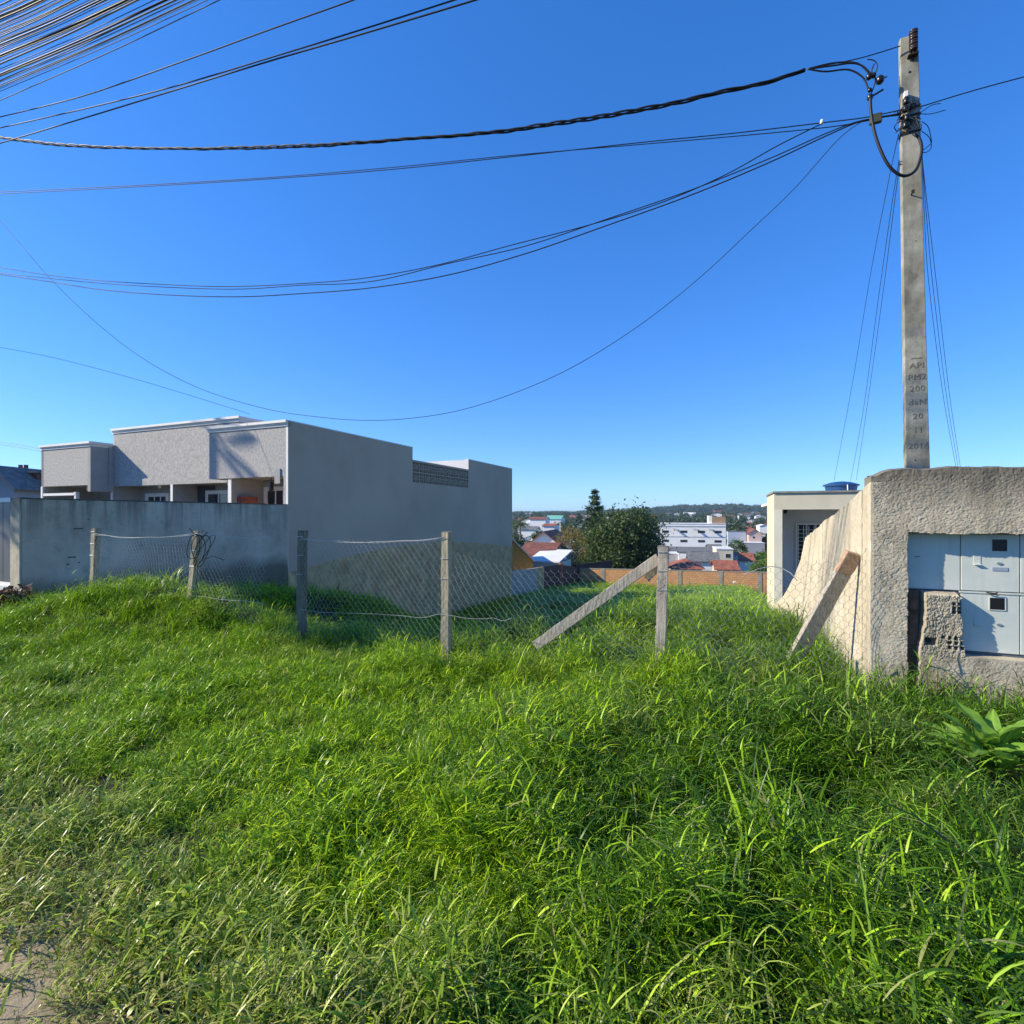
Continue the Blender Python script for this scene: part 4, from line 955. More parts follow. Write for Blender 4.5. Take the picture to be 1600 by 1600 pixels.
def tree(label, base, height, crown_r, mat, seed=1, n=60, per=110, leaf=.2, name='tree', trunk_r=.16, crown_from=.3, group=None, bark='wood_dark', sparse=False, cat='tree'):
    t = thing(name, label, cat, base, 0, group); g = np.random.default_rng(seed); rr = random.Random(seed)
    ch = height*(1-crown_from)/2; cz = height*crown_from+ch
    m = MB(); m.tube([(0, 0, -.4), (.03*height*.2, 0, height*crown_from*.6), (.0, .02, height*.62), (.02, 0, height*.8)], [trunk_r, trunk_r*.8, trunk_r*.45, trunk_r*.15], 7)
    for i in range(9):
        an = rr.uniform(0, 6.28); z0 = height*rr.uniform(crown_from*.6, .6); L_ = crown_r*rr.uniform(.6, .95)
        m.tube([(0, 0, z0), (math.cos(an)*L_*.5, math.sin(an)*L_*.5, z0+L_*.45), (math.cos(an)*L_, math.sin(an)*L_, z0+L_*.75)], [trunk_r*.4, trunk_r*.22, trunk_r*.06], 5)
        if sparse:
            for q in range(4): 
                an2 = an+rr.uniform(-.6, .6); s_ = rr.uniform(.4, .9); p0 = Vector((math.cos(an)*L_*s_, math.sin(an)*L_*s_, z0+L_*.75*s_)); m.tube([p0, p0+Vector((math.cos(an2), math.sin(an2), rr.uniform(.6, 1.4)))*L_*.5], [trunk_r*.12, trunk_r*.03], 4)
    m.build('trunk', M[bark], t, smooth=True)
    P = clumps(g, (0, 0, cz), crown_r*.82, ch*.86, n, per, crown_r*.17, .35 if not sparse else .6)
    link(bpy.data.objects.new('crown', leaves_mesh('crown', P, leaf, mat, seed)), t); return t
def conifer(label, base, height, r, mat, seed=2, name='conifer', tiers=17, leaf=.2, per=70, group=None):
    t = thing(name, label, 'tree', base, 0, group); g = np.random.default_rng(seed)
    MB().tube([(0, 0, -.4), (0, 0, height*.97)], [.16, .03], 7).build('trunk', M['wood_dark'], t)
    P = []
    for k in range(tiers):
        f = k/(tiers-1); z = height*(.12+.88*f); rad = r*(1-f)**.75*(.8+.4*g.random())+.05
        for b in range(int(5+6*(1-f))):
            an = g.random()*6.28; n_ = int(per*(.35+.65*(1-f))); s = g.random(n_)**.8
            P.append(np.stack([math.cos(an)*rad*s+g.normal(size=n_)*.07*r, math.sin(an)*rad*s+g.normal(size=n_)*.07*r, z+rad*.28*s-.12*rad+g.normal(size=n_)*.05*r], 1))
    link(bpy.data.objects.new('crown', leaves_mesh('crown', np.concatenate(P), leaf, mat, seed, .2, .35)), t); return t
F = dict(dark=m_foliage('dark evergreen leaves', (.022, .045, .012), (.095, .145, .035), .25), conifer=m_foliage('conifer needles', (.020, .045, .014), (.06, .10, .03), .15),
    autumn=m_foliage('yellowing leaves', (.10, .10, .025), (.34, .24, .06), .35), mid=m_foliage('mid green leaves', (.03, .07, .012), (.10, .17, .03), .3),
    hill=m_foliage('far woodland leaves', (.026, .050, .020), (.075, .115, .040), .15), bright=m_foliage('bright shrub leaves', (.06, .13, .015), (.16, .26, .04), .35),
    palm=m_foliage('palm leaflets', (.05, .09, .03), (.16, .20, .08), .2), weed=m_foliage('dock leaves', (.09, .22, .015), (.26, .42, .06), .3))
def gbase(px, d, dz=0): X = (px-800)/800*d; return (X, d, zg(X, d)+dz)
def tree_px(label, px, ytop, d, wpx, **k):
    b = gbase(px, d); top = EYE+(805-ytop)/800*d; return b, top-b[2], wpx/800*d/2
b, h, r = tree_px('', 980, 789, 56, 102); tree('big dark round evergreen tree behind the brick wall', b, h, r*1.12, F['dark'], 3, 260, 150, .30, crown_from=.10, trunk_r=.3)
b, h, r = tree_px('', 1012, 806, 58, 46); tree('smaller dark tree overlapping the big round evergreen beside the white building', b, h, r, F['dark'], 31, 50, 120, .22, crown_from=.12)
b, h, r = tree_px('', 929, 769, 63, 74); conifer('tall pointed conifer rising above the round dark tree', b, h, r, F['conifer'], 5, leaf=.30, per=190)
b, h, r = tree_px('', 925, 815, 57, 56); tree('mid green tree under the pointed conifer', b, h, r, F['mid'], 8, 50, 110, .2, crown_from=.15)
b, h, r = tree_px('', 891, 817, 50, 60); tree('yellowing half bare tree behind the corner of the brick walls', b, h, r, F['autumn'], 12, 60, 45, .15, crown_from=.3, sparse=True, trunk_r=.12, bark='wood')
def shrub(label, base, h, r, mat, seed, n=26, per=60, leaf=.12, name='shrub', group=None):
    t = thing(name, label, 'shrub', base, 0, group); g = np.random.default_rng(seed)
    m = MB(); rr = random.Random(seed)
    for i in range(6): an = rr.uniform(0, 6.3); m.tube([(0, 0, -.2), (math.cos(an)*r*.5, math.sin(an)*r*.5, h*.7)], [.03, .01], 5)
    m.build('stem', M['wood_dark'], t)
    P = clumps(g, (0, 0, h*.52), r*.85, h*.46, n, per, r*.2, .3); link(bpy.data.objects.new('foliage', leaves_mesh('foliage', P, leaf, mat, seed)), t); return t
b, h, r = tree_px('', 1190, 862, 45, 46); shrub('bright green shrub above the brick wall by the cream house', b, h, r, F['bright'], 4, 60, 90, .16)
b, h, r = tree_px('', 1196, 848, 62, 30); tree('dark green tree beside the left edge of the cream house', b, h, r, F['mid'], 9, 40, 90, .2)
b, h, r = tree_px('', 1150, 842, 105, 32); tree('round grey green tree right of the white two storey building', b, h, r, F['mid'], 14, 30, 60, .35)
for k, (px, yt, d, wp, lb) in enumerate(((836, 826, 88, 24, 'dark tree between the palm and the white gabled house'), (851, 830, 95, 20, 'dark tree right above the white gable ridge'), (806, 832, 80, 20, 'dark tree against the edge of the grey house wall'),
        (1152, 818, 240, 20, 'dark clump of trees above the long low factory'), (1200, 838, 180, 18, 'dark tree at the edge of the cream house column'), (905, 800, 260, 9, 'small pointed dark tree on the horizon left of the conifer'))):
    b, h, r = tree_px('', px, yt, d, wp); tree(lb, b, h, r, F['dark'] if k != 5 else F['conifer'], 20+k, 28, 60, .35 if d < 150 else .7)
def palm(label, base, height, fr, seed, mat, nf=26, leaf_n=26, name='palm_tree', lean_=(0, 0), tr=.14):
    t = thing(name, label, 'tree', base); rr = random.Random(seed)
    m = MB(); m.tube([(lean_[0]*f*f, lean_[1]*f*f, -.3+(height+.3)*f) for f in np.linspace(0, 1, 12)], [tr*(1.25-.45*f) for f in np.linspace(0, 1, 12)], 9); m.build('trunk', M['wood_dark'], t, smooth=True)
    vs = []; fs = []; rn_ = []
    L_ = fr
    for i in range(13):
        pass
    def rach(f): return Vector((L_*f*.95, 0, L_*(.42*f-.78*f*f)))
    m = MB(); m.tube([rach(f) for f in np.linspace(0, 1, 9)], [.022*(1.1-f) for f in np.linspace(0, 1, 9)], 4)
    for i in range(leaf_n):
        f = .12+.86*i/leaf_n; p = rach(f); ll = fr*.30*math.sin(math.pi*min(1, .25+f*.78))+.08
        for s_ in (-1, 1):
            q = p+Vector((ll*.45, s_*ll*.8, -ll*.42)); w_ = .035*fr/2.2; mdl = p.lerp(q, .5)
            m.add([p, mdl+Vector((w_, 0, .03)), q, mdl-Vector((w_, 0, -.03))], [(0, 1, 2, 3)])
    fm = m.mesh('frond', mat); at = fm.attributes.new('rnd', 'FLOAT', 'POINT'); at.data.foreach_set('value', np.random.default_rng(seed).random(len(fm.vertices)).astype(np.float32))
    for k in range(nf):
        o = bpy.data.objects.new('frond', fm); link(o, t); o.location = (lean_[0], lean_[1], height)
        o.rotation_euler = (rr.uniform(-.2, .2), rr.uniform(-.75, .55), k*2.399); s_ = rr.uniform(.85, 1.1); o.scale = (s_, s_, s_)
    return t
b = gbase(813, 84); palm('feathery palm tree by the grey house edge', b, EYE+(805-818)/800*84-b[2], 1.9, 3, F['palm'], 22, 14)
# two palms standing outside the picture on the left; their shade falls on the grey house and on the mound
k_ = 6.2; sx_, sy_, sz_ = -9.3+.2, 16.9, 3.75
palm('palm whose fronds shade the grey house front', (sx_-1.961*k_, sy_-.02*k_, 0), sz_+1.195*k_, 1.5, 6, F['palm'], 9, 26)
# broad street tree outside the picture on the left, shading the hollow behind the fence
st_ = thing('street_tree', 'broad leafy street tree whose shade falls behind the wire fence', 'tree', (-19.2, 10.9, 0)); g_ = np.random.default_rng(91)
m = MB(); m.tube([(0, 0, -.3), (.1, .1, 4), (0, .4, 8), (0, .8, 10)], [.22, .18, .14, .05], 8); m.tube([(.05, .2, 6.5), (-.3, -2.2, 9.2), (-.2, -4.2, 10.6)], [.1, .06, .02], 6); m.tube([(.05, .2, 7), (.4, 2, 9.6)], [.09, .03], 6); m.build('trunk', M['wood_dark'], st_, smooth=True)
P_ = np.concatenate([clumps(g_, (0, -.5, 10.5), 2.1, 1.5, 90, 60, .32, .3), clumps(g_, (0, -3.4, 11.4), 1.1, .8, 34, 60, .22, .3), clumps(g_, (0, -4.3, 10.7), .62, .8, 30, 60, .15, .3), clumps(g_, (0, -.3, 8.7), 1.7, 1.1, 60, 60, .3, .3)])
link(bpy.data.objects.new('crown', leaves_mesh('crown', P_, .2, F['mid'], 91)), st_)
# ---------------------------------------------------------------- houses of the town below and beyond
WC = dict(white=paint('town white', (.88, .85, .77), var=.07, scale=.5), grey=paint('town grey', (.36, .36, .36), var=.1, scale=.5), cream=paint('town cream', (.62, .55, .40), var=.1, scale=.5),
    pink=paint('town pink', (.55, .40, .34), var=.1, scale=.5), ocher=paint('town ocher', (.45, .33, .14), var=.1, scale=.5), green=paint('town green roof', (.16, .42, .32), var=.1, scale=.5), brown=paint('town tan', (.38, .25, .14), var=.1, scale=.5),
    roofw=paint('pale sheet roof', (.66, .66, .64), var=.08, scale=.4), blue=paint('town pale blue', (.42, .48, .55), var=.08, scale=.5))
WC['tile'] = M['tile']; WC['tile_brown'] = M['tile_brown']; WC['tile_grey'] = M['tile_grey']; WC['ocher_b'] = M['ocher']
def bldg(name, label, x0, x1, yt, d, wall, roof, kind='side', rise=None, dep=None, rz=0, wins=(), yb=None, group=None, cat='house', over=.35):
    xa, xb = (x0-800)/800*d, (x1-800)/800*d; xc = (xa+xb)/2
    if rz == 0 and name != 'neighbour_house': rz = R(-16)
    cs_ = math.cos(rz); W = (xb-xa)/cs_
    zb = min(zg(xa, d), zg(xb, d), zg(xc, d+8))-.5 if yb is None else EYE+(805-yb)/800*d
    zt = EYE+(805-yt)/800*d; D = dep or max(5, W*.7); rise = W*.16 if rise is None else rise
    t = thing(name, label, cat, (xc, d, zb), rz, group); H = zt-zb; h = W/2
    m = MB(); m.box(-h, h, 0, D, 0, H)
    if kind == 'front': m.prism([(-h, H), (h, H), (0, H+rise)], 0, D, 'y')
    if kind == 'side': m.prism([(0, H), (D, H), (D/2, H+rise)], -h, h, 'x')
    m.build('wall', WC[wall], t)
    r = MB(); o_ = over; th = .12
    if kind == 'front':
        s_ = rise/h; e_ = H-o_*s_
        for sg in (-1, 1): r.prism([(0, H+rise+th), (sg*(h+o_), e_+th), (sg*(h+o_), e_+.01), (0, H+rise+.01)], -o_, D+o_, 'y')
    elif kind == 'side':
        s_ = rise/(D/2); e_ = H-o_*s_
        r.prism([(D/2, H+rise+th), (-o_, e_+th), (-o_, e_+.01), (D/2, H+rise+.01)], -h-o_, h+o_, 'x'); r.prism([(D/2, H+rise+th+.002), (D+o_, e_+th), (D+o_, e_+.01), (D/2, H+rise+.012)], -h-o_, h+o_, 'x')
    elif kind == 'hip':
        V = [(-h-o_, -o_, H), (h+o_, -o_, H), (h+o_, D+o_, H), (-h-o_, D+o_, H), (-max(h-D/2, .01), D/2, H+rise), (max(h-D/2, .01), D/2, H+rise)]
        r.add(V, [(0, 3, 2, 1), (0, 1, 5, 4), (1, 2, 5), (2, 3, 4, 5), (3, 0, 4)])
    else: r.box(-h-.08, h+.08, -.08, D+.08, H, H+.18)
    if kind == 'shed':
        r = MB(); r.prism([(-o_, H), (D+o_, H+rise), (D+o_, H+rise+th), (-o_, H+th)], -h-o_, h+o_, 'x')
    r.build('roof', WC[roof], t)
    for (wx0, wx1, wy0, wy1) in wins:
        f = MB(); ax, bx = ((wx0-800)/800*d-xc)/cs_, ((wx1-800)/800*d-xc)/cs_; z1, z0 = EYE+(805-wy0)/800*d-zb, EYE+(805-wy1)/800*d-zb
        f.box(ax, bx, -.03, -.005, z0, z1); wo = f.build('window', WC['white'] if wall != 'white' else WC['grey'], t)
        MB().box(ax+.06, bx-.06, -.04, -.032, z0+.05, z1-.05).build('pane', M['glass'], wo)
    return t
wb_d = 138
t = bldg('white_building', 'long white two storey building with two rows of four narrow windows', 1024, 1128, 819, wb_d, 'white', 'roofw', 'flat', dep=11, rz=R(-16),
    wins=[(x-5, x+5, y-2, y+2) for x in (1042.5, 1069, 1094, 1117) for y in (831, 845.5)], cat='building')
P0 = Vector(t.location)
def wbx(px): return ((px-800)/800*wb_d-P0.x)/math.cos(R(16))
def wbz(py): return EYE+(805-py)/800*wb_d-P0.z
MB().box(wbx(1024), wbx(1128), -.10, -.005, wbz(823), wbz(822)).build('cornice_line', WC['grey'], t); MB().box(wbx(1024), wbx(1128), -.06, -.005, wbz(839.3), wbz(838.5)).build('string_course', WC['grey'], t)
MB().box(wbx(1104), wbx(1109), .5, 4, wbz(818), wbz(806)).build('stair_tower', WC['white'], t)
MB().box(wbx(1109.2), wbx(1128), .5, 4, wbz(818), wbz(807.5)).build('tank_housing', WC['brown'], t)
for x_ in (1057, 1086, 1107): MB().add([(wbx(x_-3), -.9, wbz(828)), (wbx(x_+3), -.9, wbz(829)), (wbx(x_+3), -.02, wbz(826.5)), (wbx(x_-3), -.02, wbz(825.5)), (wbx(x_-3), -.9, wbz(828)-.1), (wbx(x_+3), -.9, wbz(829)-.1)], [(0, 1, 2, 3), (0, 4, 5, 1)]).build('awning', WC['grey'], t)
bldg('annex_building', 'low grey roofed annex in front of the white building', 1044, 1114, 862, 118, 'white', 'tile_grey', 'shed', rise=.5, dep=8)
bldg('annex_building', 'grey gabled end next to the annex right side', 1110, 1127, 858, 122, 'grey', 'tile_grey', 'side', rise=.8, dep=9)
bldg('shed', 'white shed front below the annex', 1061, 1080, 864, 98, 'white', 'tile_grey', 'flat', dep=5, cat='shed')
bldg('shed', 'grey fence like shed wall left of the white shed', 1046, 1062, 866, 100, 'grey', 'roofw', 'flat', dep=5, cat='shed')
bldg('small_house', 'small house with dark grey roof and white wall', 1080, 1120, 877, 84, 'white', 'tile_grey', 'side', rise=1.2, dep=6)
bldg('flat_house', 'cream flat roofed house with a square window', 1121, 1144, 859, 92, 'cream', 'roofw', 'flat', dep=7, wins=[(1133, 1141, 865, 872)])
bldg('dark_annex', 'dark carport beside the cream flat roofed house', 1144.6, 1153, 868, 92, 'grey', 'tile_grey', 'flat', dep=6)
bldg('red_roof_house', 'low house with red hip roof just over the brick wall', 1050, 1095, 889, 62, 'cream', 'tile', 'hip', rise=1.0, dep=7)
bldg('red_roof_house', 'red roof patch right of the hip roof over the brick wall', 1122, 1150, 890, 64, 'cream', 'tile', 'side', rise=.8, dep=6)
bldg('red_roof_house', 'small red roofed house left of the bright shrub', 1156, 1176, 876, 95, 'white', 'tile', 'side', rise=1.1, dep=6)
bldg('grey_house', 'pale grey long house with arched roof right of the white building', 1139, 1164, 831, 170, 'blue', 'tile_grey', 'flat', dep=8)
bldg('pink_house', 'pale pink gabled house far right near the cream house', 1171, 1189, 834, 165, 'pink', 'tile_brown', 'front', rise=1.4, dep=9, wins=[(1176, 1180, 838, 842)])
bldg('terrace', 'pale terrace wall below the pink gabled house', 1162, 1193, 849, 160, 'grey', 'roofw', 'flat', dep=6)
bldg('white_house', 'white house with dark roof above the grey long house', 1128, 1142, 820, 260, 'white', 'tile_grey', 'side', dep=9)
bldg('factory', 'long low white factory roof below the wooded hill', 1145, 1200, 813.5, 420, 'white', 'roofw', 'flat', dep=30, cat='factory')
bldg('white_house', 'bright white house at the far right edge before the column', 1188, 1200, 822, 240, 'white', 'roofw', 'front', dep=9)
bldg('white_house', 'low white house right of the tree clump', 1170, 1189, 825, 280, 'white', 'tile_brown', 'side', dep=9)
# left group beside the grey house
bldg('ocher_house', 'ocher boarded gable house just beyond the grey house', 764, 833, 876, 37.5, 'ocher_b', 'roofw', 'front', rise=1.62, dep=8, rz=R(4), over=.12)
bldg('brown_roof_house', 'house with reddish brown roof behind the ocher gable', 812, 858, 867, 47, 'white', 'tile_brown', 'side', rise=.85, dep=7, rz=R(-18))
bldg('white_gable_house', 'white gabled house with red roof left of the yellowing tree', 826, 873, 851, 64, 'white', 'tile', 'front', rise=1.55, dep=10, rz=R(-14))
bldg('white_outbuilding', 'pale outbuilding below the yellowing tree', 856, 884, 868, 58, 'blue', 'roofw', 'flat', dep=5)
bldg('cream_low_wall_house', 'pale low roof between the ocher house and the plaster wall', 826, 872, 879, 44, 'cream', 'roofw', 'shed', rise=.75, dep=4, rz=R(-22), over=.1)
bldg('green_roof_building', 'building with a pale green roof on the horizon', 853, 876, 811.5, 330, 'white', 'green', 'side', rise=2.4, dep=14)
bldg('wide_house', 'wide house with dark red roof left of the green roof', 828, 852, 812, 300, 'white', 'tile_brown', 'side', dep=12)
bldg('white_house', 'white house with reddish roof above the white gable', 848, 866, 822, 180, 'white', 'tile', 'side', dep=9)
bldg('post', 'slim pale gatepost like pillar above the yellowing tree', 874, 876, 816, 110, 'cream', 'cream', 'flat', dep=.3, cat='pillar')
# far left: neighbour house with brick upper floor
fl = bldg('neighbour_house', 'grey house with brick upper wall and dark eaves at the left edge', -22, 22, 752, 40, 'grey', 'tile_grey', 'front', rise=1.1, dep=6, over=.7)
zc = fl.location.z
MB().box(-3, 1.0, 2, 6, EYE+(805-750)/800*40-zc, EYE+(805-736)/800*40-zc).build('brick_upper_wall', M['red_brick'], fl)
MB().box(-3.2, 1.3, 1.7, 6.3, EYE+(805-736)/800*40-zc+.002, EYE+(805-733)/800*40-zc).build('upper_slab', WC['tile_grey'], fl)
for x_ in (-.7, -.25): MB().box(x_, x_+.2, 2.2, 2.4, EYE+(805-733)/800*40-zc, EYE+(805-722)/800*40-zc).build('chimney_post', M['red_brick'], fl)
po = thing('street_pole', 'thin dark pole beside the grey neighbour house', 'utility pole', gbase(40, 45)); MB().tube([(0, 0, -.5), (0, 0, EYE+(805-729)/800*45-po.location.z)], .14, 8).build('shaft', M['wood_dark'], po)
bldg('far_roof', 'dark far roofs between the thin pole and the grey bay', 42, 64, 776, 70, 'grey', 'tile_grey', 'side', rise=1.0, dep=8)
# many small houses spread over the rising land up to the horizon
rh = random.Random(21); names = [('white', 'tile'), ('white', 'roofw'), ('white', 'tile_brown'), ('cream', 'tile'), ('grey', 'tile_grey'), ('white', 'roofw'), ('pink', 'tile_brown'), ('white', 'tile_grey')]
desc = {'white': 'white', 'cream': 'cream', 'grey': 'grey', 'pink': 'pinkish'}; rdesc = {'tile': 'red roof', 'tile_brown': 'brown roof', 'tile_grey': 'grey roof', 'roofw': 'pale roof'}
cnt = 0
for d in (190, 230, 280, 340, 410, 500, 620, 760, 900):
    for (xl, xr) in (((803, 925), (1132, 1203)) if d < 500 else ((803, 1203),)):
        x = xl + rh.uniform(0, 10)
        while x < xr:
            if 925 < x < 1130 and d < 500: x = 1130
            wpx = rh.uniform(8, 14)*800/d; 
            if rh.random() < .72:
                wl, rf = rh.choice(names); zb_ = zg((x+wpx/2-800)/800*d, d); hh = rh.choice([2.8, 3.2, 5.6]); yt = 805-(zb_+hh-EYE)/d*800
                if x+wpx < xr+3:
                    g_ = desc[wl]+' houses with '+rdesc[rf]+' scattered on the far slope'
                    bldg('town_house', 'small far '+desc[wl]+' house with a '+rdesc[rf]+' on the slope toward the horizon', x, x+wpx, yt, d, wl, rf, rh.choice(['side', 'front', 'hip']), dep=8, group=g_); cnt += 1
            x += wpx*rh.uniform(1.1, 2.2)
# far trees: individuals between the houses, wooded ridge as a mass
far_meshes = []
for s_ in range(5):
    g = np.random.default_rng(200+s_); P = clumps(g, (0, 0, .55), .42, .40, 26, 26, .11, .3); P[:, 2] = np.maximum(P[:, 2], .02); far_meshes.append(leaves_mesh('crown', P, .13, F['hill'], 300+s_))
tk_ = MB().tube([(0, 0, -.1), (0, 0, .6)], [.05, .03], 5).mesh('trunk', M['wood_dark'])
cnt2 = 0
for d in (170, 210, 260, 320, 380, 460, 560, 690, 850):
    for (xl, xr) in (((803, 930), (1130, 1204)) if d < 300 else ((803, 1204),)):
        x = xl + rh.uniform(0, 8)
        while x < xr:
            if rh.random() < .8:
                dd = d*rh.uniform(.93, 1.05); X = (x-800)/800*dd; s_ = rh.uniform(5, 10)
                t = thing('far_tree', 'dark leafy tree among the far houses on the slope', 'tree', (X, dd, zg(X, dd)), rh.uniform(0, 6), 'trees among the far houses'); t.scale = (s_*rh.uniform(.9, 1.3),)*2+(s_,)
                link(bpy.data.objects.new('crown', rh.choice(far_meshes)), t); link(bpy.data.objects.new('trunk', tk_), t); cnt2 += 1
            x += rh.uniform(7, 22)*400/d
def scatter(name, pts, rot, scl, vi, protos, extra, mats):
    me = bpy.data.meshes.new(name); me.vertices.add(len(pts)); me.vertices.foreach_set('co', np.ascontiguousarray(pts, dtype=np.float32).ravel())
    at = me.attributes.new('rot', 'FLOAT_VECTOR', 'POINT'); at.data.foreach_set('vector', np.ascontiguousarray(rot, dtype=np.float32).ravel())
    at = me.attributes.new('scl', 'FLOAT_VECTOR', 'POINT'); at.data.foreach_set('vector', np.ascontiguousarray(scl, dtype=np.float32).ravel())
    at = me.attributes.new('vi', 'INT', 'POINT'); at.data.foreach_set('value', np.ascontiguousarray(vi, dtype=np.int32))
    for k_, a_ in extra.items(): at = me.attributes.new(k_, 'FLOAT', 'POINT'); at.data.foreach_set('value', np.ascontiguousarray(a_, dtype=np.float32))
    o = link(bpy.data.objects.new(name, me))
    col = bpy.data.collections.new(name+' sources')
    for i, p in enumerate(protos): col.objects.link(bpy.data.objects.new('%s_source_%02d' % (name, i), p))
    ng = bpy.data.node_groups.new(name+' scatter', 'GeometryNodeTree'); ng.interface.new_socket('Geometry', in_out='INPUT', socket_type='NodeSocketGeometry'); ng.interface.new_socket('Geometry', in_out='OUTPUT', socket_type='NodeSocketGeometry')
    N = ng.nodes.new; gi = N('NodeGroupInput'); go = N('NodeGroupOutput'); ip = N('GeometryNodeInstanceOnPoints'); ci = N('GeometryNodeCollectionInfo')
    ci.inputs['Collection'].default_value = col; ci.inputs['Separate Children'].default_value = True; ci.inputs['Reset Children'].default_value = True
    def na(n_, ty):
        x = N('GeometryNodeInputNamedAttribute'); x.data_type = ty; x.inputs['Name'].default_value = n_; return [s for s in x.outputs if s.enabled][0]
    ip.inputs['Pick Instance'].default_value = True
    K = ng.links.new; K(gi.outputs[0], ip.inputs['Points']); K(ci.outputs[0], ip.inputs['Instance']); K(na('vi', 'INT'), ip.inputs['Instance Index'])
    e2r = N('FunctionNodeEulerToRotation'); K(na('rot', 'FLOAT_VECTOR'), e2r.inputs[0]); K(e2r.outputs[0], ip.inputs['Rotation']); K(na('scl', 'FLOAT_VECTOR'), ip.inputs['Scale'])
    K(ip.outputs[0], go.inputs[0]); md = o.modifiers.new('scatter', 'NODES'); md.node_group = ng
    return o
g = np.random.default_rng(77); n = 5200
hx = g.random(n); dd = 950+1500*g.random(n)**.8; px_ = -60+1720*hx; X = (px_-800)/800*dd
keep = (fbm(X/260, dd/260, 55) + .25*np.exp(-((px_-1130)/180)**2) + .1*(px_ > 1000)) > .52
X, dd = X[keep], dd[keep]; a_, b_ = toAB(X, dd); Z = terr(a_, b_); s_ = (5+5*g.random(len(X)))*(1+.7*np.exp(-((px_[keep]-1130)/160)**2))
o = scatter('woodland', np.stack([X, dd, Z-.5], 1), np.stack([0*X, 0*X, g.random(len(X))*6.28], 1), np.stack([s_*1.35, s_*1.35, s_], 1), g.integers(0, 5, len(X)), far_meshes, {}, None)
tag(o, 'dark woods covering the far hills on the horizon', 'woods', kind='stuff')

# ---------------------------------------------------------------- grass
def tuft(seed, nb, hgt, spread, width, curve, up=.25, stalk=0, nseg=5):
    g = np.random.default_rng(seed); n = nb; ns = nseg
    base = g.normal(size=(n, 2))*spread; an = g.random(n)*6.283; ln = hgt*(.45+.75*g.random(n)); wd = width*(.6+.7*g.random(n)); tilt = up*np.abs(g.normal(size=n))+.03; cv = curve*(.3+1.3*g.random(n))
    tw = (g.random(n)-.5)*1.6
    V = np.zeros((n, ns+1, 2, 3)); 
    for i in range(ns+1):
        f = i/ns; th = tilt + cv*f*f*1.3
        if i == 0: r = np.zeros(n); z = np.zeros(n)
        else: r = r + ln/ns*np.sin(th); z = z + ln/ns*np.cos(th)
        cxp = base[:, 0]+np.cos(an)*r; cyp = base[:, 1]+np.sin(an)*r
        w_ = wd*(1-f**2.2)*(.55+.45*min(1, f*4))*.5 + .0003; sa = an+math.pi/2+tw*f
        for s_, sg in enumerate((-1, 1)):
            V[:, i, s_, 0] = cxp+np.cos(sa)*w_*sg; V[:, i, s_, 1] = cyp+np.sin(sa)*w_*sg; V[:, i, s_, 2] = z - .03
    idx = np.arange(n*(ns+1)*2).reshape(n, ns+1, 2)
    Fq = np.stack([idx[:, :-1, 0], idx[:, :-1, 1], idx[:, 1:, 1], idx[:, 1:, 0]], -1).reshape(-1, 4)
    rn_ = np.repeat(g.random(n), (ns+1)*2)
    return np_mesh('tuft', V.reshape(-1, 3), Fq, M['grass'], True, {'rnd': rn_})
def stemmed(seed, ns_, hgt, spread, ll, lw, nleaf=6, nseg=4):
    # creeping grass: thin culms with short arching leaves leaving them on alternate sides
    g = np.random.default_rng(seed); V = []; Fq = []; rr = []
    def strip(p, az, th0, L_, W_, cv, r_, n):
        n0 = len(V); q = np.array(p, float); sa = az+math.pi/2; tw = g.uniform(-.5, .5)
        for i in range(n+1):
            f = i/n; th = th0+cv*f
            if i: q = q+np.array([math.cos(az)*math.sin(th), math.sin(az)*math.sin(th), math.cos(th)])*L_/n
            w_ = W_*(1-f**2)*(.5+.5*min(1, f*4))*.5+.0003; s2 = sa+tw*f
            for sg in (-1, 1): V.append(q+np.array([math.cos(s2)*w_*sg, math.sin(s2)*w_*sg, 0])); rr.append(r_)
        for i in range(n): Fq.append((n0+2*i, n0+2*i+1, n0+2*i+3, n0+2*i+2))
        return q
    for k in range(ns_):
        b = g.normal(size=2)*spread; az = g.random()*6.283; lean = abs(g.normal())*.30; H = hgt*g.uniform(.55, 1.15); p0 = np.array([b[0], b[1], -.03]); d_ = np.array([math.cos(az)*math.sin(lean), math.sin(az)*math.sin(lean), math.cos(lean)])
        strip(p0, az, lean, H, .0035, .25, g.random()*.5, 3)
        a0 = g.random()*6.28
        for j in range(nleaf):
            f = .22+.75*j/nleaf; p = p0+d_*H*f; strip(p, a0+j*math.pi+g.normal()*.5, g.uniform(.35, .9), ll*g.uniform(.6, 1.2)*(1.1-.4*f), lw*g.uniform(.7, 1.2), g.uniform(.5, 1.7), g.random(), nseg)
    return np_mesh('tuft', np.array(V), np.array(Fq), M['grass'], True, {'rnd': rr})
protos = []
for s_ in range(4): protos.append(stemmed(400+s_, 12, .115, .055, .07, .0046, 5, 3) if s_ % 2 == 0 else tuft(400+s_, 46, .12, .055, .0050, .9, .55))            # 0-3 short lawn-like
for s_ in range(6): protos.append(stemmed(420+s_, 13, .30, .055, .115, .0049, 7) if s_ < 5 else tuft(420+s_, 34, .32, .045, .0062, .85, .25, nseg=6))    # 4-9 tall arching
for s_ in range(3): protos.append(tuft(440+s_, 10, .40, .030, .0090, 1.1, .22, nseg=7))    # 10-12 broad tall blades
for s_ in range(2): protos.append(tuft(450+s_, 30, .11, .06, .006, 1.6, .9))                # 13-14 flattened thatch
for s_ in range(2): protos.append(tuft(460+s_, 5, .55, .02, .0045, .35, .12))               # 15-16 stalks
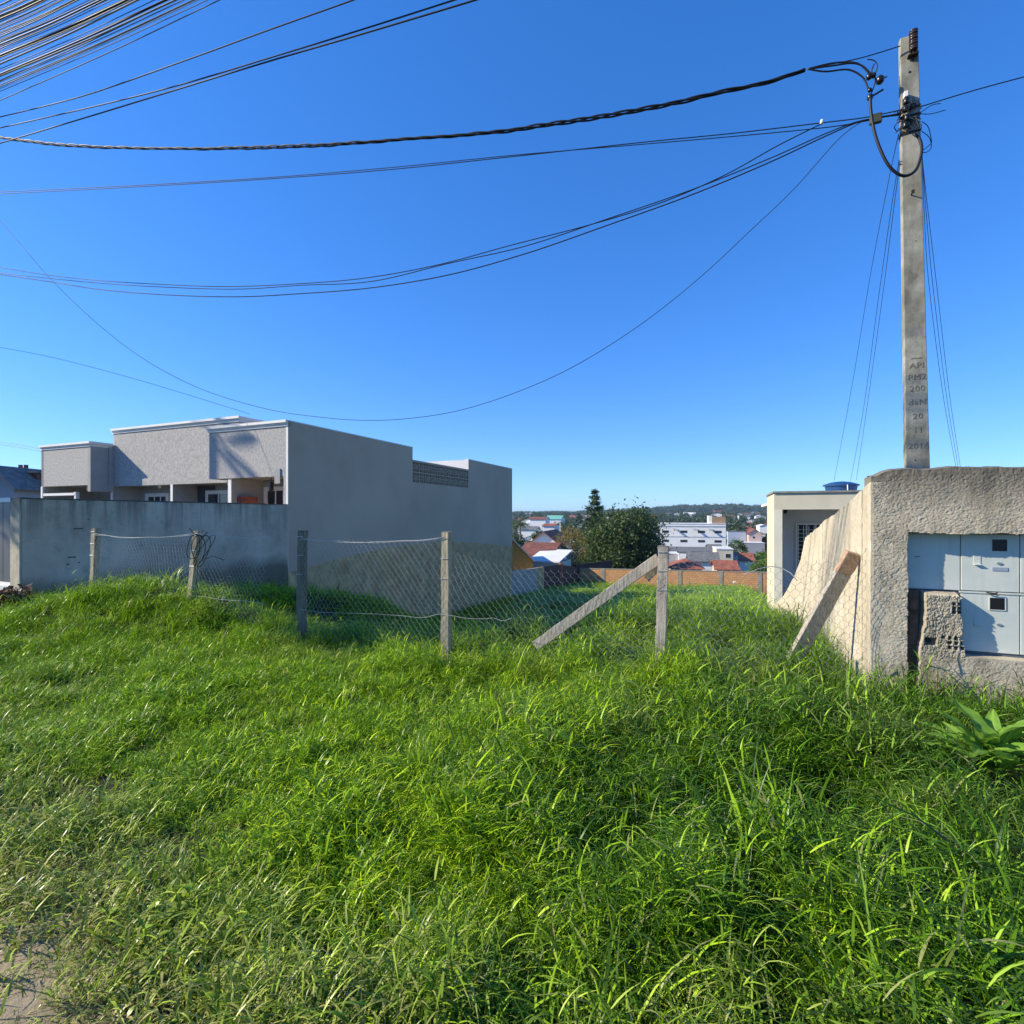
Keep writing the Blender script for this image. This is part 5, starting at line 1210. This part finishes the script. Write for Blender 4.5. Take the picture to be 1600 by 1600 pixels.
def weed(seed):
    g = random.Random(seed); V = []; Fz = []; rr = []
    for k in range(11):
        an = g.uniform(0, 6.28); L_ = g.uniform(.018, .045); z0 = g.uniform(.02, .10); r0 = g.uniform(.005, .05); u_ = g.uniform(-.2, .7); c_, s_ = math.cos(an), math.sin(an); w_ = L_*.33; n0 = len(V)
        for f, wf in ((0, .1), (.35, 1), (.7, .85), (1, .05)):
            for sg in (-1, 1): x = r0+L_*f; V.append((c_*x-s_*w_*wf*sg, s_*x+c_*w_*wf*sg, z0+L_*(u_*f-.5*f*f)+abs(sg)*.0)); rr.append(.35+.5*g.random()*0+.3*(k/11))
        for i in range(3): Fz.append((n0+2*i, n0+2*i+1, n0+2*i+3, n0+2*i+2))
    return np_mesh('tuft', np.array(V), np.array(Fz), M['grass'], True, {'rnd': rr})
for s_ in range(3): protos.append(weed(480+s_))                                              # 17-19 small broad leaves
PX_ = []; 
def region(xf, y0, y1, dens, seed, st):
    g = np.random.default_rng(seed); wmax = y1*1.4+1.4; n = int(2*wmax*(y1-y0)*dens); X = (g.random(n)*2-1)*wmax; Y = y0+(y1-y0)*g.random(n)
    k = (X < Y*1.06+.9) & (X > -Y*(1.4 if y1 < 10 else 1.06)-1.0); X, Y = X[k], Y[k]; PX_.append(np.stack([X, Y, np.full(len(X), st)], 1))
region(None, .35, 2.2, 330, 1, 0); region(None, 2.2, 4.2, 260, 2, 0); region(None, 4.2, 7.5, 180, 3, 0); region(None, 7.5, 12, 55, 4, 1); region(None, 12, 26, 26, 5, 2); region(None, 26, 52, 16, 6, 3)
P = np.concatenate(PX_); X, Y, ST = P[:, 0], P[:, 1], P[:, 2]; a_, b_ = toAB(X, Y)
ok = ~((a_ > AR-.02) & (b_ > BR-.03) & (b_ < BR+.26)) & ~((a_ > AR-.03) & (b_ > 5) & (a_ < AR+.18) & (b_ < 15.6)) & ~((a_ > 1.15) & (b_ > 15.5) & (b_ < 19)) & (b_ < 44.6) & ~((a_ < A0+.05) & (b_ > 5.25)) & (X**2+Y**2 > .5) & ((X-2.80)**2+(Y-2.93)**2 > .06)
ok &= ~((a_ > AR+.1) & (b_ > BR+.2))
g = np.random.default_rng(5)
# thin the growth in hollows, and where the ground is worn
dn = fbm(X*1.1, Y*1.1, 501, 3); hole_ = np.zeros_like(X)
for hx_, hy_, r1, r2 in ((1.63, 2.85, .20, .16), (1.35, 2.95, .14, .10), (.12, 1.72, .10, .09), (-.75, 1.95, .10, .08), (-2.45, 3.1, .25, .12), (-1.55, 2.3, .14, .08), (.35, 2.35, .10, .08), (.95, 3.6, .2, .10), (-.35, 2.6, .10, .07), (1.2, 4.2, .2, .12)):
    hole_ = np.maximum(hole_, np.exp(-(((X-hx_)/r1)**2+((Y-hy_)/r2)**2)))
bare = 1/(1+np.exp(-((-X*.6-Y*1.0+.80)/.10 + 1.6*(fbm(X*2.5, Y*2.5, 503, 3)-.5)*2)))      # dry worn corner near the camera
bare = bare*(X < -.4)
dryz = 1/(1+np.exp(-((-X*.6-Y*1.0+1.32)/.20)))*(.75+.5*fbm(X*3, Y*3, 504)) + .35*np.exp(-((X-.75)**2/.09+(Y-1.25)**2/.05)) + .55*np.exp(-((X+.42)**2/.03+(Y-1.45)**2/.04))
ok &= g.random(len(X)) > np.clip(.30*bare + (.9*(X > -.2)+.45)*hole_ + np.clip((.42-dn)*3, 0, .4) + .48*np.clip((X+.2)/1.2, 0, 1)*(Y < 7), 0, .98)
X, Y, ST, a_, b_, dn, bare, dryz, hole_ = (q[ok] for q in (X, Y, ST, a_, b_, dn, bare, dryz, hole_))
tall = np.clip(.5 + .30*X + .9*(fbm(X*.9, Y*.9, 510, 3)-.5) - .05*(Y-3), 0, 1)            # 0 short left, 1 tall right
tall = np.where(Y > 5.0, np.clip(tall*.45 + .30 + .05*np.clip(X, -3, 4), 0, 1), tall); tall = tall*(1-np.clip(dryz, 0, 1)*.9)
tall = np.maximum(tall, .72*((a_ > .2) & (b_ > 4.6) & (b_ < 9)))
u = g.random(len(X)); vi = np.where(u < tall*.85, g.integers(4, 10, len(X)), g.integers(0, 4, len(X)))
vi = np.where((g.random(len(X)) < .05*tall) & (Y < 7), g.integers(10, 13, len(X)), vi)
vi = np.where(g.random(len(X)) < np.clip(bare+dryz*.5, 0, 1)*.85, g.integers(13, 15, len(X)), vi)
vi = np.where((g.random(len(X)) < .06) & (Y < 4.5), g.integers(17, 20, len(X)), vi)
vi = np.where((g.random(len(X)) < .012) & (Y > 4.5) & (Y < 8), g.integers(15, 17, len(X)), vi)
s_ = (.75+.5*g.random(len(X)))*(.8+.6*fbm(X*1.7, Y*1.7, 520, 3)); s_ = np.where(vi < 4, s_*(1.15+.5*tall), s_*(.72+.35*tall)); s_ *= (1-.45*hole_); cl_ = fbm(X*3.1, Y*3.1, 525, 2); s_ *= .62+.85*np.clip((cl_-.25)/.5, 0, 1)
sw = s_*np.choose(ST.astype(int), [1.0, 1.35, 2.2, 3.4]); sh = s_*np.choose(ST.astype(int), [1.0, 1.0, 1.05, 1.2])
tint = np.clip(.36 + .22*X + 1.2*((b_ > 6.0) & (a_ < -1.5) & (a_ > -8.5)) - .15*(Y-3) + 1.0*(fbm(X*1.1, Y*1.1, 530, 3)-.5), 0, 1)  # hollow behind the fence is tinted darker to deepen its shade
dry = np.clip(dryz*1.0+bare*.5 + .05*g.random(len(X)) + .25*(fbm(X*1.4+7, Y*1.4, 540, 3) > .68), 0, 1)
rot = np.stack([(g.random(len(X))-.5)*.35, (g.random(len(X))-.5)*.35, g.random(len(X))*6.28], 1)
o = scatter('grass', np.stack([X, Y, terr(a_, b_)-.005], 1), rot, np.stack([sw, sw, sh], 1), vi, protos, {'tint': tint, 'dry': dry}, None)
tag(o, 'long green grass covering the verge and the empty lot', 'grass', kind='stuff')
print('GRASS', len(X), 'houses', cnt, 'trees', cnt2)
# broad leaved dock plant
dp = thing('dock_plant', 'broad leaved bright green weed in the grass at the right edge', 'plant', (2.76, 2.96, zg(2.76, 2.96)+.10))
def leaf_mesh(L_, W_, droop, fold=.25, nx=10):
    V = []; Fz = []; rn_ = []
    for i in range(nx+1):
        f = i/nx; w_ = W_*math.sin(math.pi*min(1, f**.8*.97+.02))**.75*.5 + .004; x = L_*f; z = L_*(.12*f-droop*f*f)
        for j in range(5):
            v = (j-2)/2; V.append((x, v*w_, z + abs(v)*w_*fold + .012*math.sin(i*1.7+j*2+L_*50)*abs(v))); rn_.append(1.0 if j == 2 else .25+.45*((i+j) % 2)*(.5+.5*math.sin(i*3.1+L_*90)))
    for i in range(nx):
        for j in range(4): Fz.append((i*5+j, i*5+5+j, i*5+6+j, i*5+1+j))
    me = bpy.data.meshes.new('leaf'); me.from_pydata(V, [], Fz); me.materials.append(F['weed']); me.polygons.foreach_set('use_smooth', [True]*len(Fz))
    at = me.attributes.new('rnd', 'FLOAT', 'POINT'); at.data.foreach_set('value', np.array(rn_, dtype=np.float32)); me.update(); return me
lms = [leaf_mesh(.42, .145, .30), leaf_mesh(.38, .135, .45), leaf_mesh(.33, .12, .22), leaf_mesh(.43, .15, .5)]
rl = random.Random(8)
for k in range(44):
    o = bpy.data.objects.new('leaf', lms[k % 4]); link(o, dp); o.location = (rl.uniform(-.05, .05), rl.uniform(-.05, .05), .10+rl.uniform(0, .1)); up = rl.uniform(.35, 1.25)
    o.rotation_euler = (rl.uniform(-.35, .35), -up, k*2.399+rl.uniform(-.2, .2)); s_ = rl.uniform(.50, .90); o.scale = (s_, s_*.85, s_)
# dark dry shrub and litter near the left pier, dry twigs at the foot of the stucco wall
shb = ray(14, 968, 9.0); shrub('low dark reddish shrub at the foot of the concrete pier', (shb.x, shb.y, zg(shb.x, shb.y)-.1), .42, .5, m_foliage('dark red leaves', (.03, .025, .015), (.12, .07, .05), .2), 61, 26, 40, .10)
for (px, py, d, s_, lb) in ((38, 968, 8.7, .09, 'scrap of white plastic in the grass near the pier'), (345, 970, 7.6, .04, 'tiny white scrap under the netting'), (1146, 912, 14, .09, 'pale scrap lying in the lot grass')):
    p = ray(px, py, d); m = MB(); m.add([(0, 0, .02), (s_, .01, .04), (s_*1.1, s_*.7, .05), (s_*.1, s_*.6, .03), (s_*.5, s_*.3, .075), (s_*.5, s_*.3, .0)], [(0, 1, 4), (1, 2, 4), (2, 3, 4), (3, 0, 4), (1, 0, 5), (2, 1, 5), (3, 2, 5), (0, 3, 5)])
    o = m.build('litter_scrap', M['white']); z_ = max(p.z, zg(p.x, p.y)+.02); o.location = (p.x, p.y, z_); tag(o, lb, 'litter')
tw = thing('dry_twigs', 'dry brown twigs at the foot of the stucco wall', 'twigs', AB(AR+.3, BR-.08, 0), RZ); m = MB(); rt = random.Random(4)
for k in range(34):
    x = rt.uniform(-.25, 1.3); p = Vector((x, rt.uniform(-.12, .04), .05)); an = rt.uniform(-1.3, 1.3); pts = [p]
    for q in range(5): pts.append(pts[-1]+Vector((math.sin(an)*.07, rt.uniform(-.015, .015), math.cos(an)*.075))); an += rt.uniform(-.3, .35)
    m.tube(pts, [.003, .0028, .0025, .002, .0015, .001], 4)
m.build('twig', M['iron'], tw)

# ---------------------------------------------------------------- HAZE: thin air between here and the far hills
bpy.context.view_layer.update(); hm = bpy.data.materials.new('thin haze'); hm.use_nodes = True; hn = hm.node_tree; hn.nodes.remove(hn.nodes['Principled BSDF'])
pv = hn.nodes.new('ShaderNodeVolumePrincipled'); pv.inputs['Color'].default_value = (.62, .84, 1.0, 1); pv.inputs['Density'].default_value = .00018; pv.inputs['Anisotropy'].default_value = .2
hn.links.new(pv.outputs[0], hn.nodes['Material Output'].inputs['Volume'])
HZT = max((o.matrix_world @ Vector(c)).z for o in list(C.objects) if o.type == 'MESH' and o.name.split('.')[0] in ('ground', 'crown', 'shaft', 'insulator_rod') for c in o.bound_box)+12
print('HZT', HZT, 'zmin', float(terr(GA, GB).min()), 'ext', float(abs(GX).max()), float(abs(GY).max()))
hz = MB().box(-7600, 7600, -7600, 7600, -14, HZT).build('haze', hm); tag(hz, kind='stuff')
